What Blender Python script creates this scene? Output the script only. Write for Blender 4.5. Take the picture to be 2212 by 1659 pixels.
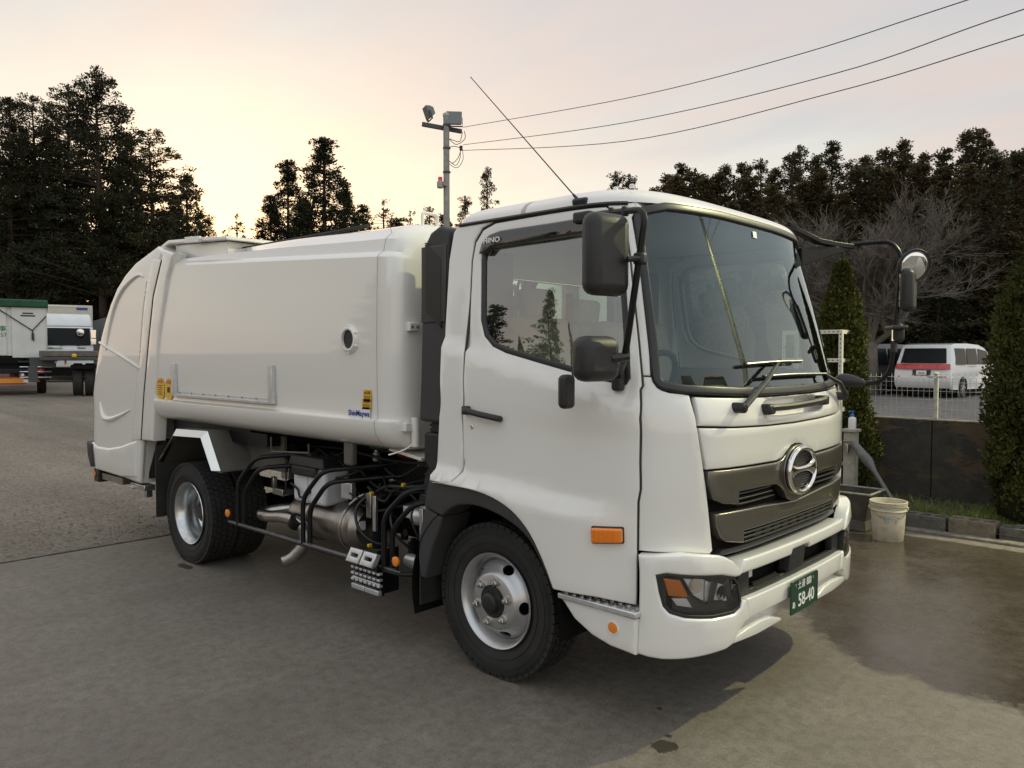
import bpy, bmesh, math, random
import numpy as np
from mathutils import Vector, Matrix, Euler
from mathutils.geometry import delaunay_2d_cdt
R = math.radians
for _o in list(bpy.data.objects): bpy.data.objects.remove(_o)
SC = bpy.context.scene
COL = SC.collection

# ------------------------------------------------------------------ camera
PW, PH, PF = 2212, 1659, 1693.2546          # the photograph's frame the pixels below refer to
CO = np.array([2.8044, -3.8628, 1.6835]); YAW, PIT, ROL = 2.3199, -0.0386, 0.0019
FW = np.array([math.cos(PIT)*math.cos(YAW), math.cos(PIT)*math.sin(YAW), math.sin(PIT)])
_r = np.cross(FW, [0, 0, 1.]); _r /= np.linalg.norm(_r); _u = np.cross(_r, FW)
RT = math.cos(ROL)*_r + math.sin(ROL)*_u; UP = -math.sin(ROL)*_r + math.cos(ROL)*_u
cd = bpy.data.cameras.new('camera'); cam = bpy.data.objects.new('camera', cd); COL.objects.link(cam)
cd.sensor_width = 36; cd.lens = 36*PF/PW; cd.clip_start = .05; cd.clip_end = 3000
cam.matrix_world = Matrix(((RT[0], UP[0], -FW[0], CO[0]), (RT[1], UP[1], -FW[1], CO[1]), (RT[2], UP[2], -FW[2], CO[2]), (0, 0, 0, 1)))
SC.camera = cam
def ray(px, py): return FW + RT*(px-PW/2)/PF + UP*(PH/2-py)/PF
def AT(px, py, ax, val):
    d = ray(px, py); i = 'xyz'.index(ax); return CO + d*(val-CO[i])/d[i]
def DEP(px, py, dist): return CO + ray(px, py)*dist       # point at a given depth

# ------------------------------------------------------------------ world, sun, exposure
SUN_AZ, SUN_EL = R(153), R(4)
W = bpy.data.worlds.new('World'); SC.world = W; W.use_nodes = True
nt = W.node_tree; N = nt.nodes; L = nt.links; N.clear()
def nd(t, **k):
    n = N.new(t)
    for a, b in k.items(): setattr(n, a, b)
    return n
def mth(op, a, b=None, clamp=False):
    n = nd('ShaderNodeMath', operation=op); n.use_clamp = clamp
    for i, v in enumerate((a, b)):
        if v is None: continue
        if isinstance(v, (int, float)): n.inputs[i].default_value = v
        else: L.new(v, n.inputs[i])
    return n.outputs[0]
def mixc(f, a, b, mode='MIX'):
    n = nd('ShaderNodeMix', data_type='RGBA', blend_type=mode)
    for i, v in ((0, f), (6, a), (7, b)):
        if isinstance(v, (int, float)): n.inputs[i].default_value = v
        elif isinstance(v, tuple): n.inputs[i].default_value = (*v, 1)
        else: L.new(v, n.inputs[i])
    return n.outputs[2]
tc = nd('ShaderNodeTexCoord'); sep = nd('ShaderNodeSeparateXYZ'); L.new(tc.outputs['Generated'], sep.inputs[0])
el = mth('MAXIMUM', sep.outputs[2], 0.0)
dt = nd('ShaderNodeVectorMath', operation='DOT_PRODUCT'); L.new(tc.outputs['Generated'], dt.inputs[0])
dt.inputs[1].default_value = (math.cos(SUN_AZ), math.sin(SUN_AZ), 0.05)
rp = nd('ShaderNodeValToRGB'); L.new(el, rp.inputs[0]); e = rp.color_ramp.elements
e[0].position = 0; e[0].color = (.76, .64, .53, 1); e[1].position = 1; e[1].color = (1.04, 1.06, 1.08, 1)
for p_, c_ in ((.12, (.70, .62, .54)), (.28, (.55, .54, .525)), (.45, (.48, .50, .515)), (.62, (.76, .78, .79))):
    q_ = e.new(p_); q_.color = (*c_, 1)
# thin cloud cover: streaks of slightly pink and slightly blue cloud on a flat layer
den = mth('ADD', el, .12); px_ = mth('DIVIDE', sep.outputs[0], den); py_ = mth('DIVIDE', sep.outputs[1], den)
cmb = nd('ShaderNodeCombineXYZ'); L.new(px_, cmb.inputs[0]); L.new(py_, cmb.inputs[1])
mp = nd('ShaderNodeMapping'); L.new(cmb.outputs[0], mp.inputs[0]); mp.inputs['Rotation'].default_value = (0, 0, .9); mp.inputs['Scale'].default_value = (.55, 1.3, 1)
nz = nd('ShaderNodeTexNoise'); L.new(mp.outputs[0], nz.inputs['Vector']); nz.inputs['Scale'].default_value = .8; nz.inputs['Detail'].default_value = 6; nz.inputs['Roughness'].default_value = .55; nz.inputs['Distortion'].default_value = .4
cr = nd('ShaderNodeValToRGB'); L.new(nz.outputs[0], cr.inputs[0]); ce = cr.color_ramp.elements
ce[0].position = .44; ce[0].color = (0, 0, 0, 1); ce[1].position = .62; ce[1].color = (1, 1, 1, 1)
base = mixc(mth('MULTIPLY', cr.outputs[0], .70), rp.outputs[0], (.62, .47, .42))
nz2 = nd('ShaderNodeTexNoise'); L.new(mp.outputs[0], nz2.inputs['Vector']); nz2.inputs['Scale'].default_value = 3.1; nz2.inputs['Detail'].default_value = 5
base = mixc(mth('MULTIPLY', mth('SUBTRACT', nz2.outputs[0], .45, True), 2.2), base, (.47, .47, .49))
# afterglow round the place where the sun went down, cooler sky away from it
gl = mth('POWER', mth('MAXIMUM', dt.outputs['Value'], 0.0), 9.0)
gl = mth('MULTIPLY', gl, mth('POWER', 2.718, mth('MULTIPLY', el, -5.5)))
base = mixc(mth('MULTIPLY', gl, 1.0, True), base, (.90, .69, .43))
aw = mth('MULTIPLY', mth('SUBTRACT', .5, dt.outputs['Value']), .95, True)
base = mixc(mth('MULTIPLY', aw, .85), base, mixc(mth('MULTIPLY', el, 2.4, True), (.92, .76, .60), (.78, .85, .90)))
sky = nd('ShaderNodeTexSky', sky_type='NISHITA', sun_disc=False, sun_elevation=SUN_EL, sun_rotation=R(90)-SUN_AZ)
b1 = nd('ShaderNodeBackground'); L.new(base, b1.inputs[0]); b1.inputs[1].default_value = .88
b2 = nd('ShaderNodeBackground'); L.new(sky.outputs[0], b2.inputs[0]); b2.inputs[1].default_value = .05
ad = nd('ShaderNodeAddShader'); L.new(b1.outputs[0], ad.inputs[0]); L.new(b2.outputs[0], ad.inputs[1])
wo = nd('ShaderNodeOutputWorld'); L.new(ad.outputs[0], wo.inputs[0])
sl = bpy.data.lights.new('sun', 'SUN'); so = bpy.data.objects.new('sun', sl); COL.objects.link(so)
sl.energy = .5; sl.angle = R(12); sl.color = (1, .80, .55)
so.rotation_euler = Vector((math.cos(SUN_EL)*math.cos(SUN_AZ), math.cos(SUN_EL)*math.sin(SUN_AZ), math.sin(SUN_EL))).to_track_quat('Z', 'Y').to_euler()
so.location = (-20, 10, 30)
SC.view_settings.view_transform = 'Standard'; SC.view_settings.look = 'None'
SC.view_settings.exposure = .32; SC.view_settings.gamma = 1; SC.view_settings.use_curve_mapping = False
SC.render.engine = 'CYCLES'
SC.cycles.max_bounces = 8; SC.cycles.transparent_max_bounces = 24; SC.cycles.caustics_reflective = False; SC.cycles.caustics_refractive = False

# ------------------------------------------------------------------ materials
class NT:
    def __init__(s, name):
        s.m = bpy.data.materials.new(name); s.m.use_nodes = True; s.t = s.m.node_tree; s.n = s.t.nodes; s.l = s.t.links
        s.b = s.n['Principled BSDF']; s.out = s.n['Material Output']
        s.tc = s.n.new('ShaderNodeTexCoord')
    def put(s, sock, v):
        if isinstance(v, (int, float)): sock.default_value = v
        elif isinstance(v, tuple): sock.default_value = v if len(v) == 4 or sock.type == 'VECTOR' else (*v, 1)
        else: s.l.new(v, sock)
    def noise(s, scale, detail=4, rough=.55, vec=None, dist=0, sc=None, rot=None, loc=None):
        v = vec or s.tc.outputs['Object']
        if sc or rot or loc:
            mpn = s.n.new('ShaderNodeMapping'); s.l.new(v, mpn.inputs[0])
            if sc: mpn.inputs['Scale'].default_value = sc
            if rot: mpn.inputs['Rotation'].default_value = rot
            if loc: mpn.inputs['Location'].default_value = loc
            v = mpn.outputs[0]
        n = s.n.new('ShaderNodeTexNoise'); s.l.new(v, n.inputs['Vector'])
        n.inputs['Scale'].default_value = scale; n.inputs['Detail'].default_value = detail; n.inputs['Roughness'].default_value = rough; n.inputs['Distortion'].default_value = dist
        return n.outputs[0]
    def ramp(s, v, stops):
        n = s.n.new('ShaderNodeValToRGB'); s.put(n.inputs[0], v); e = n.color_ramp.elements
        for i, (p, c) in enumerate(stops):
            q = e[i] if i < 2 else e.new(p)
            q.position = p; q.color = (c, c, c, 1) if isinstance(c, (int, float)) else (*c, 1)
        return n.outputs[0]
    def math(s, op, a, b=0., clamp=False):
        n = s.n.new('ShaderNodeMath'); n.operation = op; n.use_clamp = clamp; s.put(n.inputs[0], a); s.put(n.inputs[1], b); return n.outputs[0]
    def mix(s, f, a, b, mode='MIX'):
        n = s.n.new('ShaderNodeMix'); n.data_type = 'RGBA'; n.blend_type = mode
        s.put(n.inputs[0], f); s.put(n.inputs[6], a); s.put(n.inputs[7], b); return n.outputs[2]
    def sepxyz(s, v=None):
        n = s.n.new('ShaderNodeSeparateXYZ'); s.l.new(v or s.tc.outputs['Object'], n.inputs[0]); return n.outputs
    def bump(s, h, strength=.3, dist=.01):
        n = s.n.new('ShaderNodeBump'); n.inputs['Strength'].default_value = strength; n.inputs['Distance'].default_value = dist
        s.l.new(h, n.inputs['Height']); s.l.new(n.outputs[0], s.b.inputs['Normal']); return n
    def set(s, **k):
        for a, v in k.items(): s.put(s.b.inputs[a.replace('_', ' ')], v)
        return s
def M(name, col, rough=.5, metal=0., var=0., vs=8., bump=0., bs=60., coat=0., spec=None, rv=0.):
    m = NT(name); c = tuple(col)
    if var:
        n = m.noise(vs, 5)
        m.set(Base_Color=m.mix(m.ramp(n, [(.3, 0.), (.7, 1.)]), tuple(x*(1-var) for x in c), tuple(min(1, x*(1+var)) for x in c)))
    else: m.set(Base_Color=c)
    m.set(Roughness=rough, Metallic=metal)
    if rv: m.set(Roughness=m.math('ADD', m.math('MULTIPLY', m.noise(vs*2, 4), rv), rough-rv*.5))
    if coat: m.set(Coat_Weight=coat, Coat_Roughness=.03)
    if spec is not None: m.set(Specular_IOR_Level=spec)
    if bump: m.bump(m.noise(bs, 4), bump)
    return m.m
def glass_mat(name, tint, gloss_boost=1.0, gcol=(1, 1, 1), ior=1.5):
    m = NT(name); n = m.n; l = m.l
    tr = n.new('ShaderNodeBsdfTransparent'); tr.inputs[0].default_value = (*tint, 1)
    gs = n.new('ShaderNodeBsdfGlossy'); gs.inputs['Roughness'].default_value = .01; gs.inputs[0].default_value = (*gcol, 1)
    fr = n.new('ShaderNodeFresnel'); fr.inputs[0].default_value = ior
    f = m.math('MULTIPLY', fr.outputs[0], gloss_boost, True)
    mx = n.new('ShaderNodeMixShader'); l.new(f, mx.inputs[0]); l.new(tr.outputs[0], mx.inputs[1]); l.new(gs.outputs[0], mx.inputs[2])
    l.new(mx.outputs[0], m.out.inputs[0]); return m.m
MT = {}
MT['paint'] = M('white_paint', (.80, .785, .75), .28, coat=1.)
MT['paint2'] = M('white_paint_box', (.79, .77, .73), .30, coat=1.)
MT['black'] = M('black_plastic', (.018, .018, .019), .45, bump=.15, bs=500)
MT['arch'] = M('charcoal_plastic', (.040, .039, .041), .62, var=.1, vs=4, bump=.15, bs=400)
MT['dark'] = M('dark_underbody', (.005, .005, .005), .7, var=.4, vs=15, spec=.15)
MT['frame'] = M('black_chassis_paint', (.007, .007, .008), .38, var=.3, vs=10, bump=.1, bs=40, spec=.3)
MT['rubber'] = M('rubber', (.022, .021, .020), .75, var=.3, vs=9, bump=.1, bs=120)
MT['tyre'] = M('tyre_rubber', (.020, .0195, .019), .75, var=.3, vs=7, bump=.12, bs=90)
MT['seal'] = M('window_rubber', (.02, .02, .02), .38)
MT['chrome'] = M('chrome', (.75, .74, .72), .05, 1.)
MT['rim'] = M('silver_wheel_paint', (.55, .55, .56), .32, .75, var=.06, vs=20)
MT['galv'] = M('galvanised_rim', (.55, .57, .58), .28, .9, var=.2, vs=14)
MT['steel'] = M('bare_steel', (.42, .40, .37), .3, 1., var=.15, vs=12, bump=.08, bs=60)
MT['muffler'] = M('muffler_steel', (.36, .33, .30), .33, 1., var=.2, vs=9, bump=.1, bs=30)
MT['nut'] = M('zinc_nut', (.50, .49, .46), .35, .9, var=.2, vs=60)
MT['alu'] = M('aluminium', (.66, .67, .68), .35, .7, var=.1, vs=25)
MT['alu_hi'] = M('polished_trim', (.72, .70, .66), .12, 1.)
MT['grille'] = M('bronze_grille_paint', (.145, .132, .112), .28, .6, coat=.6)
MT['slat'] = M('grille_slat', (.05, .048, .045), .35, .2)
MT['amber'] = M('amber_lens', (.85, .23, .010), .18, coat=.8)
MT['amber'].node_tree.nodes['Principled BSDF'].inputs['Subsurface Weight'].default_value = .0
MT['reflor'] = M('orange_reflector', (.85, .25, .02), .2, coat=.7)
MT['red'] = M('red_lens', (.55, .02, .015), .2, coat=.8)
MT['redpaint'] = M('red_paint', (.42, .015, .015), .3, coat=.5)
MT['lensin'] = M('headlamp_glint_white', (.92, .93, .95), .18, .0, coat=1.)  # plain white base stands in for bright reflections in the chrome
MT['lensgrey'] = M('headlamp_bezel', (.09, .09, .095), .25, .3)
MT['plate'] = M('plate_green', (.006, .045, .022), .35)
MT['white'] = M('white_print', (.82, .82, .80), .4)
MT['sticker'] = M('white_sticker', (.78, .78, .80), .35)
MT['yellow'] = M('yellow_sticker', (.75, .43, .02), .4)
MT['blue'] = M('blue_print', (.015, .03, .28), .4)
MT['green'] = M('green_print', (.03, .22, .09), .5)
MT['ink'] = M('black_print', (.02, .02, .02), .5)
MT['beige'] = M('seat_fabric', (.42, .38, .30), .8, var=.1, vs=20)
MT['trimgrey'] = M('cab_trim', (.16, .155, .14), .7)
MT['headliner'] = M('headliner', (.60, .58, .53), .85)
MT['jug'] = M('translucent_white_tank', (.70, .71, .74), .35)
MT['glass'] = glass_mat('windscreen_glass', (.86, .94, .92), 1.6, (.85, .97, 1.))
MT['doorglass'] = glass_mat('door_glass', (.55, .63, .57), 4.6)
MT['clear'] = glass_mat('clear_lens', (.95, .95, .95), 1.3)
MT['smoke'] = glass_mat('smoked_visor', (.22, .20, .19), 2.2)
MT['mirror'] = M('mirror_glass', (.85, .86, .86), .02, 1.)
MT['guard_shaded'] = M('mudguard_shaded_white', (.105, .097, .083), .6, var=.15, vs=6)  # white paint darkened: the shade under the body is in the colour
MT['seamgrey'] = M('seam_grey', (.36, .35, .33), .5)
MT['green_wire'] = M('green_hose', (.01, .12, .06), .4)

# ------------------------------------------------------------------ mesh helpers
class MB:
    def __init__(s): s.v = []; s.f = []
    def add(s, vs, fs):
        o = len(s.v); s.v.extend([tuple(map(float, p)) for p in vs]); s.f.extend([tuple(o+i for i in f) for f in fs]); return s
    def box(s, c, d, rot=None, taper=None):
        x, y, z = d[0]/2, d[1]/2, d[2]/2
        P = [(-x, -y, -z), (x, -y, -z), (x, y, -z), (-x, y, -z), (-x, -y, z), (x, -y, z), (x, y, z), (-x, y, z)]
        if taper: P = [(p[0]*(taper if p[2] > 0 else 1), p[1]*(taper if p[2] > 0 else 1), p[2]) for p in P]
        if rot is not None:
            m = rot if isinstance(rot, Matrix) else Euler(rot).to_matrix(); P = [tuple(m @ Vector(p)) for p in P]
        return s.add([(p[0]+c[0], p[1]+c[1], p[2]+c[2]) for p in P], [(0, 3, 2, 1), (4, 5, 6, 7), (0, 1, 5, 4), (1, 2, 6, 5), (2, 3, 7, 6), (3, 0, 4, 7)])
    def tube(s, pts, r, n=8, cap=True, flat=None):
        pts = [Vector([float(a) for a in p]) for p in pts]; k = len(pts)
        rs = [r]*k if isinstance(r, (int, float)) else list(r)
        t0 = (pts[1]-pts[0]).normalized(); up = Vector((0, 0, 1)) if abs(t0.z) < .9 else Vector((1, 0, 0))
        a = t0.cross(up).normalized(); vs = []; fs = []
        for i, p in enumerate(pts):
            t = (pts[min(i+1, k-1)]-pts[max(i-1, 0)])
            t = t.normalized() if t.length > 1e-9 else t0
            a = (a - t*a.dot(t)); a = a.normalized() if a.length > 1e-6 else t.orthogonal().normalized()
            b = t.cross(a)
            for j in range(n):
                q = 2*math.pi*j/n; vs.append(tuple(p+(a*math.cos(q)+b*math.sin(q))*rs[i]))
        for i in range(k-1):
            for j in range(n):
                fs.append((i*n+j, i*n+(j+1) % n, (i+1)*n+(j+1) % n, (i+1)*n+j))
        if cap: fs += [tuple(range(n-1, -1, -1)), tuple((k-1)*n+j for j in range(n))]
        return s.add(vs, fs)
    def lathe(s, prof, c, axis='z', n=32, close=False, sgn=1):
        # prof: (radius, height along axis)
        vs = []; fs = []; k = len(prof)
        for i, (r, h) in enumerate(prof):
            for j in range(n):
                q = 2*math.pi*j/n; a, b = r*math.cos(q), r*math.sin(q)
                p = (a, b, h) if axis == 'z' else ((b, h, a) if axis == 'y' else (h, a, b))
                vs.append((p[0]+c[0], p[1]+c[1], p[2]+c[2]))
        for i in range(k-1):
            for j in range(n): fs.append((i*n+j, i*n+(j+1) % n, (i+1)*n+(j+1) % n, (i+1)*n+j))
        if close:
            for j in range(n): fs.append(((k-1)*n+j, (k-1)*n+(j+1) % n, (j+1) % n, j))
        else:
            if prof[0][0] > 1e-5: fs.append(tuple(range(n-1, -1, -1)))
            if prof[-1][0] > 1e-5: fs.append(tuple((k-1)*n+j for j in range(n)))
        return s.add(vs, fs)
    def prism(s, out, ax, a, b):
        # out: 2-D outline in the two other axes (order x,y,z without ax), extruded from a to b along ax
        def P(u, v, w): return (w, u, v) if ax == 'x' else ((u, w, v) if ax == 'y' else (u, v, w))
        n = len(out); vs = [P(u, v, a) for u, v in out]+[P(u, v, b) for u, v in out]
        fs = [tuple(range(n-1, -1, -1)), tuple(range(n, 2*n))]+[(i, (i+1) % n, n+(i+1) % n, n+i) for i in range(n)]
        return s.add(vs, fs)
    def loft(s, secs, closed=True, cap=True):
        n = len(secs[0]); vs = [p for q in secs for p in q]; fs = []
        for i in range(len(secs)-1):
            for j in range(n if closed else n-1):
                fs.append((i*n+j, i*n+(j+1) % n, (i+1)*n+(j+1) % n, (i+1)*n+j))
        if cap and closed: fs += [tuple(range(n-1, -1, -1)), tuple((len(secs)-1)*n+j for j in range(n))]
        return s.add(vs, fs)
    def build(s, name, mat, parent=None, bevel=0, seg=2, ang=35, flip=True, smooth=True, loc=None):
        me = bpy.data.meshes.new(name); me.from_pydata(s.v, [], s.f)
        if flip:
            bm = bmesh.new(); bm.from_mesh(me); bmesh.ops.recalc_face_normals(bm, faces=bm.faces); bm.to_mesh(me); bm.free()
        return link(name, me, mat, parent, bevel, seg, ang, smooth, loc)
def link(name, me, mat, parent=None, bevel=0, seg=2, ang=35, smooth=True, loc=None):
    if mat: me.materials.append(MT[mat] if isinstance(mat, str) else mat)
    if smooth:
        me.polygons.foreach_set('use_smooth', [True]*len(me.polygons))
        if ang < 180: me.set_sharp_from_angle(angle=R(ang))
    me.update(); o = bpy.data.objects.new(name, me); COL.objects.link(o)
    if parent: o.parent = parent
    if loc is not None: o.location = loc
    if bevel:
        b = o.modifiers.new('bevel', 'BEVEL'); b.width = bevel; b.segments = seg; b.limit_method = 'ANGLE'; b.angle_limit = R(30); b.harden_normals = False
    return o
def tag(o, label=None, cat=None, group=None, kind=None):
    for k, v in (('label', label), ('category', cat), ('group', group), ('kind', kind)):
        if v: o[k] = v
    return o
def thing(name, label, cat, loc=(0, 0, 0), group=None, rz=0):
    o = bpy.data.objects.new(name, None); COL.objects.link(o); o.location = loc; o.rotation_euler = (0, 0, rz); o.empty_display_size = .2
    return tag(o, label, cat, group)
def copy_tree(o, parent=None, label=None):
    c = o.copy(); COL.objects.link(c); c.parent = parent
    if label: c['label'] = label
    for ch in list(o.children): copy_tree(ch, c)
    return c
def rrect(w, h, r, n=5, c=(0, 0)):
    out = []
    for cx, cy, a in ((w/2-r, h/2-r, 0), (-w/2+r, h/2-r, 90), (-w/2+r, -h/2+r, 180), (w/2-r, -h/2+r, 270)):
        for i in range(n+1):
            t = R(a+90*i/n); out.append((c[0]+cx+r*math.cos(t), c[1]+cy+r*math.sin(t)))
    return out
def circ(r, n=32, c=(0, 0), ry=None):
    return [(c[0]+r*math.cos(2*math.pi*i/n), c[1]+(ry or r)*math.sin(2*math.pi*i/n)) for i in range(n)]
def smooth_path(pts, n=6):
    # Catmull-Rom through the points
    P = [Vector([float(a) for a in p]) for p in pts]; out = []
    for i in range(len(P)-1):
        p0, p1, p2, p3 = P[max(i-1, 0)], P[i], P[i+1], P[min(i+2, len(P)-1)]
        for k in range(n):
            t = k/n; out.append(.5*((2*p1)+(p2-p0)*t+(2*p0-5*p1+4*p2-p3)*t*t+(3*p1-p0-3*p2+p3)*t**3))
    out.append(P[-1]); return out
def round_path(pts, r, n=5):
    # polyline with rounded corners
    P = [Vector([float(a) for a in p]) for p in pts]; out = [P[0]]
    for i in range(1, len(P)-1):
        a, b = (P[i-1]-P[i]), (P[i+1]-P[i]); d = min(r, a.length*.48, b.length*.48)
        q0, q1 = P[i]+a.normalized()*d, P[i]+b.normalized()*d
        for k in range(n+1):
            t = k/n; out.append(q0*(1-t)**2+P[i]*2*t*(1-t)+q1*t*t)
    out.append(P[-1]); return out
def text_mesh(body, size, name, mat, parent, mw, extrude=.0006, align='CENTER', bold=0, sx=1., ang=180):
    cu = bpy.data.curves.new(name, 'FONT'); cu.body = body; cu.size = size; cu.align_x = align; cu.align_y = 'CENTER'; cu.extrude = extrude; cu.offset = bold
    cu.resolution_u = 3
    t = bpy.data.objects.new(name, cu); COL.objects.link(t)
    dg = bpy.context.evaluated_depsgraph_get(); dg.update(); me = bpy.data.meshes.new_from_object(t.evaluated_get(dg))
    bpy.data.objects.remove(t); bpy.data.curves.remove(cu)
    me.transform(mw @ Matrix.Diagonal((sx, 1, 1, 1))); me.materials.clear()
    return link(name, me, mat, parent, smooth=False)
def basis(o, x, y):
    x = Vector([float(a) for a in x]).normalized(); y = Vector([float(a) for a in y]); y = (y-x*y.dot(x)).normalized(); z = x.cross(y)
    return Matrix(((x[0], y[0], z[0], o[0]), (x[1], y[1], z[1], o[1]), (x[2], y[2], z[2], o[2]), (0, 0, 0, 1)))

# panels: an outline on a parametric surface, triangulated inside, with rounded edges and a turned-in rim
def inpoly(p, poly):
    x, y = p; c = False; j = len(poly)-1
    for i in range(len(poly)):
        xi, yi = poly[i]; xj, yj = poly[j]
        if (yi > y) != (yj > y) and x < (xj-xi)*(y-yi)/(yj-yi)+xi: c = not c
        j = i
    return c
def resample(poly, d):
    out = []
    for i, a in enumerate(poly):
        b = poly[(i+1) % len(poly)]; k = max(1, int(math.dist(a, b)/d))
        out += [(a[0]+(b[0]-a[0])*t/k, a[1]+(b[1]-a[1])*t/k) for t in range(k)]
    return out
def area(p): return .5*sum(p[i][0]*p[(i+1) % len(p)][1]-p[(i+1) % len(p)][0]*p[i][1] for i in range(len(p)))
def inset(poly, d):
    n = len(poly); out = []
    for i in range(n):
        a, b, c = poly[i-1], poly[i], poly[(i+1) % n]
        e1 = (b[0]-a[0], b[1]-a[1]); e2 = (c[0]-b[0], c[1]-b[1]); l1 = math.hypot(*e1) or 1; l2 = math.hypot(*e2) or 1
        nx, ny = -e1[1]/l1-e2[1]/l2, e1[0]/l1+e2[0]/l2; l = math.hypot(nx, ny) or 1
        k = min(2., 2/l); out.append((b[0]+nx/l*d*k, b[1]+ny/l*d*k))
    return out
def fillet(poly, r, n=4):
    out = []
    for i in range(len(poly)):
        a, b, c = [Vector(poly[(i+k) % len(poly)]) for k in (-1, 0, 1)]
        u, v = a-b, c-b; d = min(r, u.length*.45, v.length*.45)
        if u.length < 1e-6 or v.length < 1e-6 or u.angle(v) > R(165): out.append(tuple(b)); continue
        q0, q1 = b+u.normalized()*d, b+v.normalized()*d
        for k in range(n+1):
            t = k/n; out.append(tuple(q0*(1-t)**2+b*2*t*(1-t)+q1*t*t))
    return out
_jr = random.Random(99)
def panel(name, surf, outline, mat, parent=None, holes=(), thick=.02, edge=.006, grid=.05, off=0., res=.03, ang=50):
    out = resample(outline, res)
    if area(out) < 0: out = out[::-1]
    hs = []
    for h in holes:
        h = resample(h, res); hs.append(h[::-1] if area(h) > 0 else h)
    rings = []; pts = []; cls = []; edges = []
    prof = [(0, 1.), (.13, .5), (.5, .13), (1., 0.)] if edge > 0 else [(0, 0)]
    for loop in [out]+hs:
        for k, (i_, d_) in enumerate(prof):
            rg = inset(loop, i_*edge) if i_ else loop; st = len(pts)
            pts += rg; cls += [d_*edge]*len(rg); n = len(rg)
            edges += [(st+j, st+(j+1) % n) for j in range(n)]
            if k == 0: rings.append((st, n))
    inn = inset(out, edge+grid*.35); hin = [inset(h, edge+grid*.35) for h in hs]
    xs = [p[0] for p in out]; ys = [p[1] for p in out]
    gx = np.arange(min(xs)+grid*.5, max(xs), grid); gy = np.arange(min(ys)+grid*.5, max(ys), grid)
    for ix in gx:
        for iy in gy:
            q = (float(ix)+_jr.uniform(-.06, .06)*grid, float(iy)+_jr.uniform(-.06, .06)*grid)
            if inpoly(q, inn) and not any(inpoly(q, h) for h in hin): pts.append(q); cls.append(0.)
    vo, eo, fo, ov, oe, of = delaunay_2d_cdt([Vector(p) for p in pts], edges, [], 0, 1e-6)
    vs = []; dep = []
    for i, v in enumerate(vo):
        dep.append(max([cls[k] for k in ov[i]]) if ov[i] else edge)
    keep = [f for f in fo if (lambda c: inpoly(c, out) and not any(inpoly(c, h) for h in hs))(tuple(sum((vo[k] for k in f), Vector((0, 0)))/len(f)))]
    P = [None]*len(vo); NR = [None]*len(vo)
    for i, v in enumerate(vo):
        a, nn = surf(v[0], v[1]); P[i] = a+nn*(off-dep[i]); NR[i] = nn
    me = bpy.data.meshes.new(name); fs = [tuple(f) for f in keep]
    fs = [f if area([tuple(vo[k]) for k in f]) > 0 else f[::-1] for f in fs]
    inv = {}
    for i, o_ in enumerate(ov):
        for k in o_: inv[k] = i
    extra = []
    for st, n in rings:
        if thick <= 0: continue
        idx = [inv[st+j] for j in range(n)]; b0 = len(P)+len(extra)
        extra += [P[i]-NR[i]*thick for i in idx]
        for j in range(n): fs.append((idx[j], b0+j, b0+(j+1) % n, idx[(j+1) % n]))
    me.from_pydata([tuple(p) for p in P]+[tuple(p) for p in extra], [], fs)
    return link(name, me, mat, parent, ang=ang)
class Surf:
    def __init__(s, wt, xt, n=4., xm=.35, sm=.05, disp=None):
        s.n, s.xm = n, xm; s.zs = np.linspace(0, 3, 601); s.disp = disp; s.cache = {}
        k = max(1, int(sm/.005)); ker = np.ones(2*k+1)/(2*k+1)
        f = lambda t: np.convolve(np.pad(np.interp(s.zs, *np.array(t).T), k, 'edge'), ker, 'valid')
        s.w, s.x = f(wt), f(xt)
    def wx(s, z): return float(np.interp(z, s.zs, s.w)), float(np.interp(z, s.zs, s.x))
    def poly(s, z):
        k = round(z, 5)
        if k not in s.cache:
            w, xn = s.wx(z); ph = np.linspace(0, np.pi/2, 160)
            x = np.append(s.xm+(xn-s.xm)*np.cos(ph)**(2/s.n), -1.2); y = np.append(w*np.sin(ph)**(2/s.n), w)
            s.cache[k] = (x, y, np.append(0, np.cumsum(np.hypot(np.diff(x), np.diff(y)))))
        return s.cache[k]
    def P(s, sv, z):
        x, y, Ln = s.poly(z); a = abs(sv); return np.array([np.interp(a, Ln, x), math.copysign(1, sv)*np.interp(a, Ln, y), z])
    def __call__(s, sv, z):
        h = .012; a = s.P(sv, z); u = s.P(sv+h, z)-s.P(sv-h, z); v = s.P(sv, z+h)-s.P(sv, z-h)
        n = np.cross(u, v); n /= np.linalg.norm(n)
        if s.disp: a = a+n*s.disp(a[0], a[2])
        return a, n
    def F(s, P):
        w, xn = s.wx(P[2]); return (max(P[0]-s.xm, 0)/(xn-s.xm))**s.n+(abs(P[1])/w)**s.n-1
    def T(s, pts):
        out = []
        for px, py in pts:
            d = ray(px, py); lo = 1.5; hi = None
            for t in np.linspace(1.5, 7, 500):
                if s.F(CO+d*t) < 0: hi = t; break
                lo = t
            if hi is None: raise ValueError('no hit %s' % ((px, py),))
            for _ in range(30):
                m = (lo+hi)/2
                if s.F(CO+d*m) < 0: hi = m
                else: lo = m
            P = CO+d*lo; x, y, Ln = s.poly(P[2]); q = np.linspace(0, Ln[-1], 6000)
            i = np.argmin((np.interp(q, Ln, x)-P[0])**2+(np.interp(q, Ln, y)-abs(P[1]))**2)
            out.append((math.copysign(1, P[1])*float(q[i]), float(P[2])))
        return out
def plane(o, u, v):
    o, u, v = [np.array(a, float) for a in (o, u, v)]; n = np.cross(u, v); n /= np.linalg.norm(n)
    return lambda a, b: (o+u*a+v*b, n)
def sm2(pts, n=4): return [(p.x, p.y) for p in smooth_path([(a, b, 0) for a, b in pts], n)]
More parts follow.
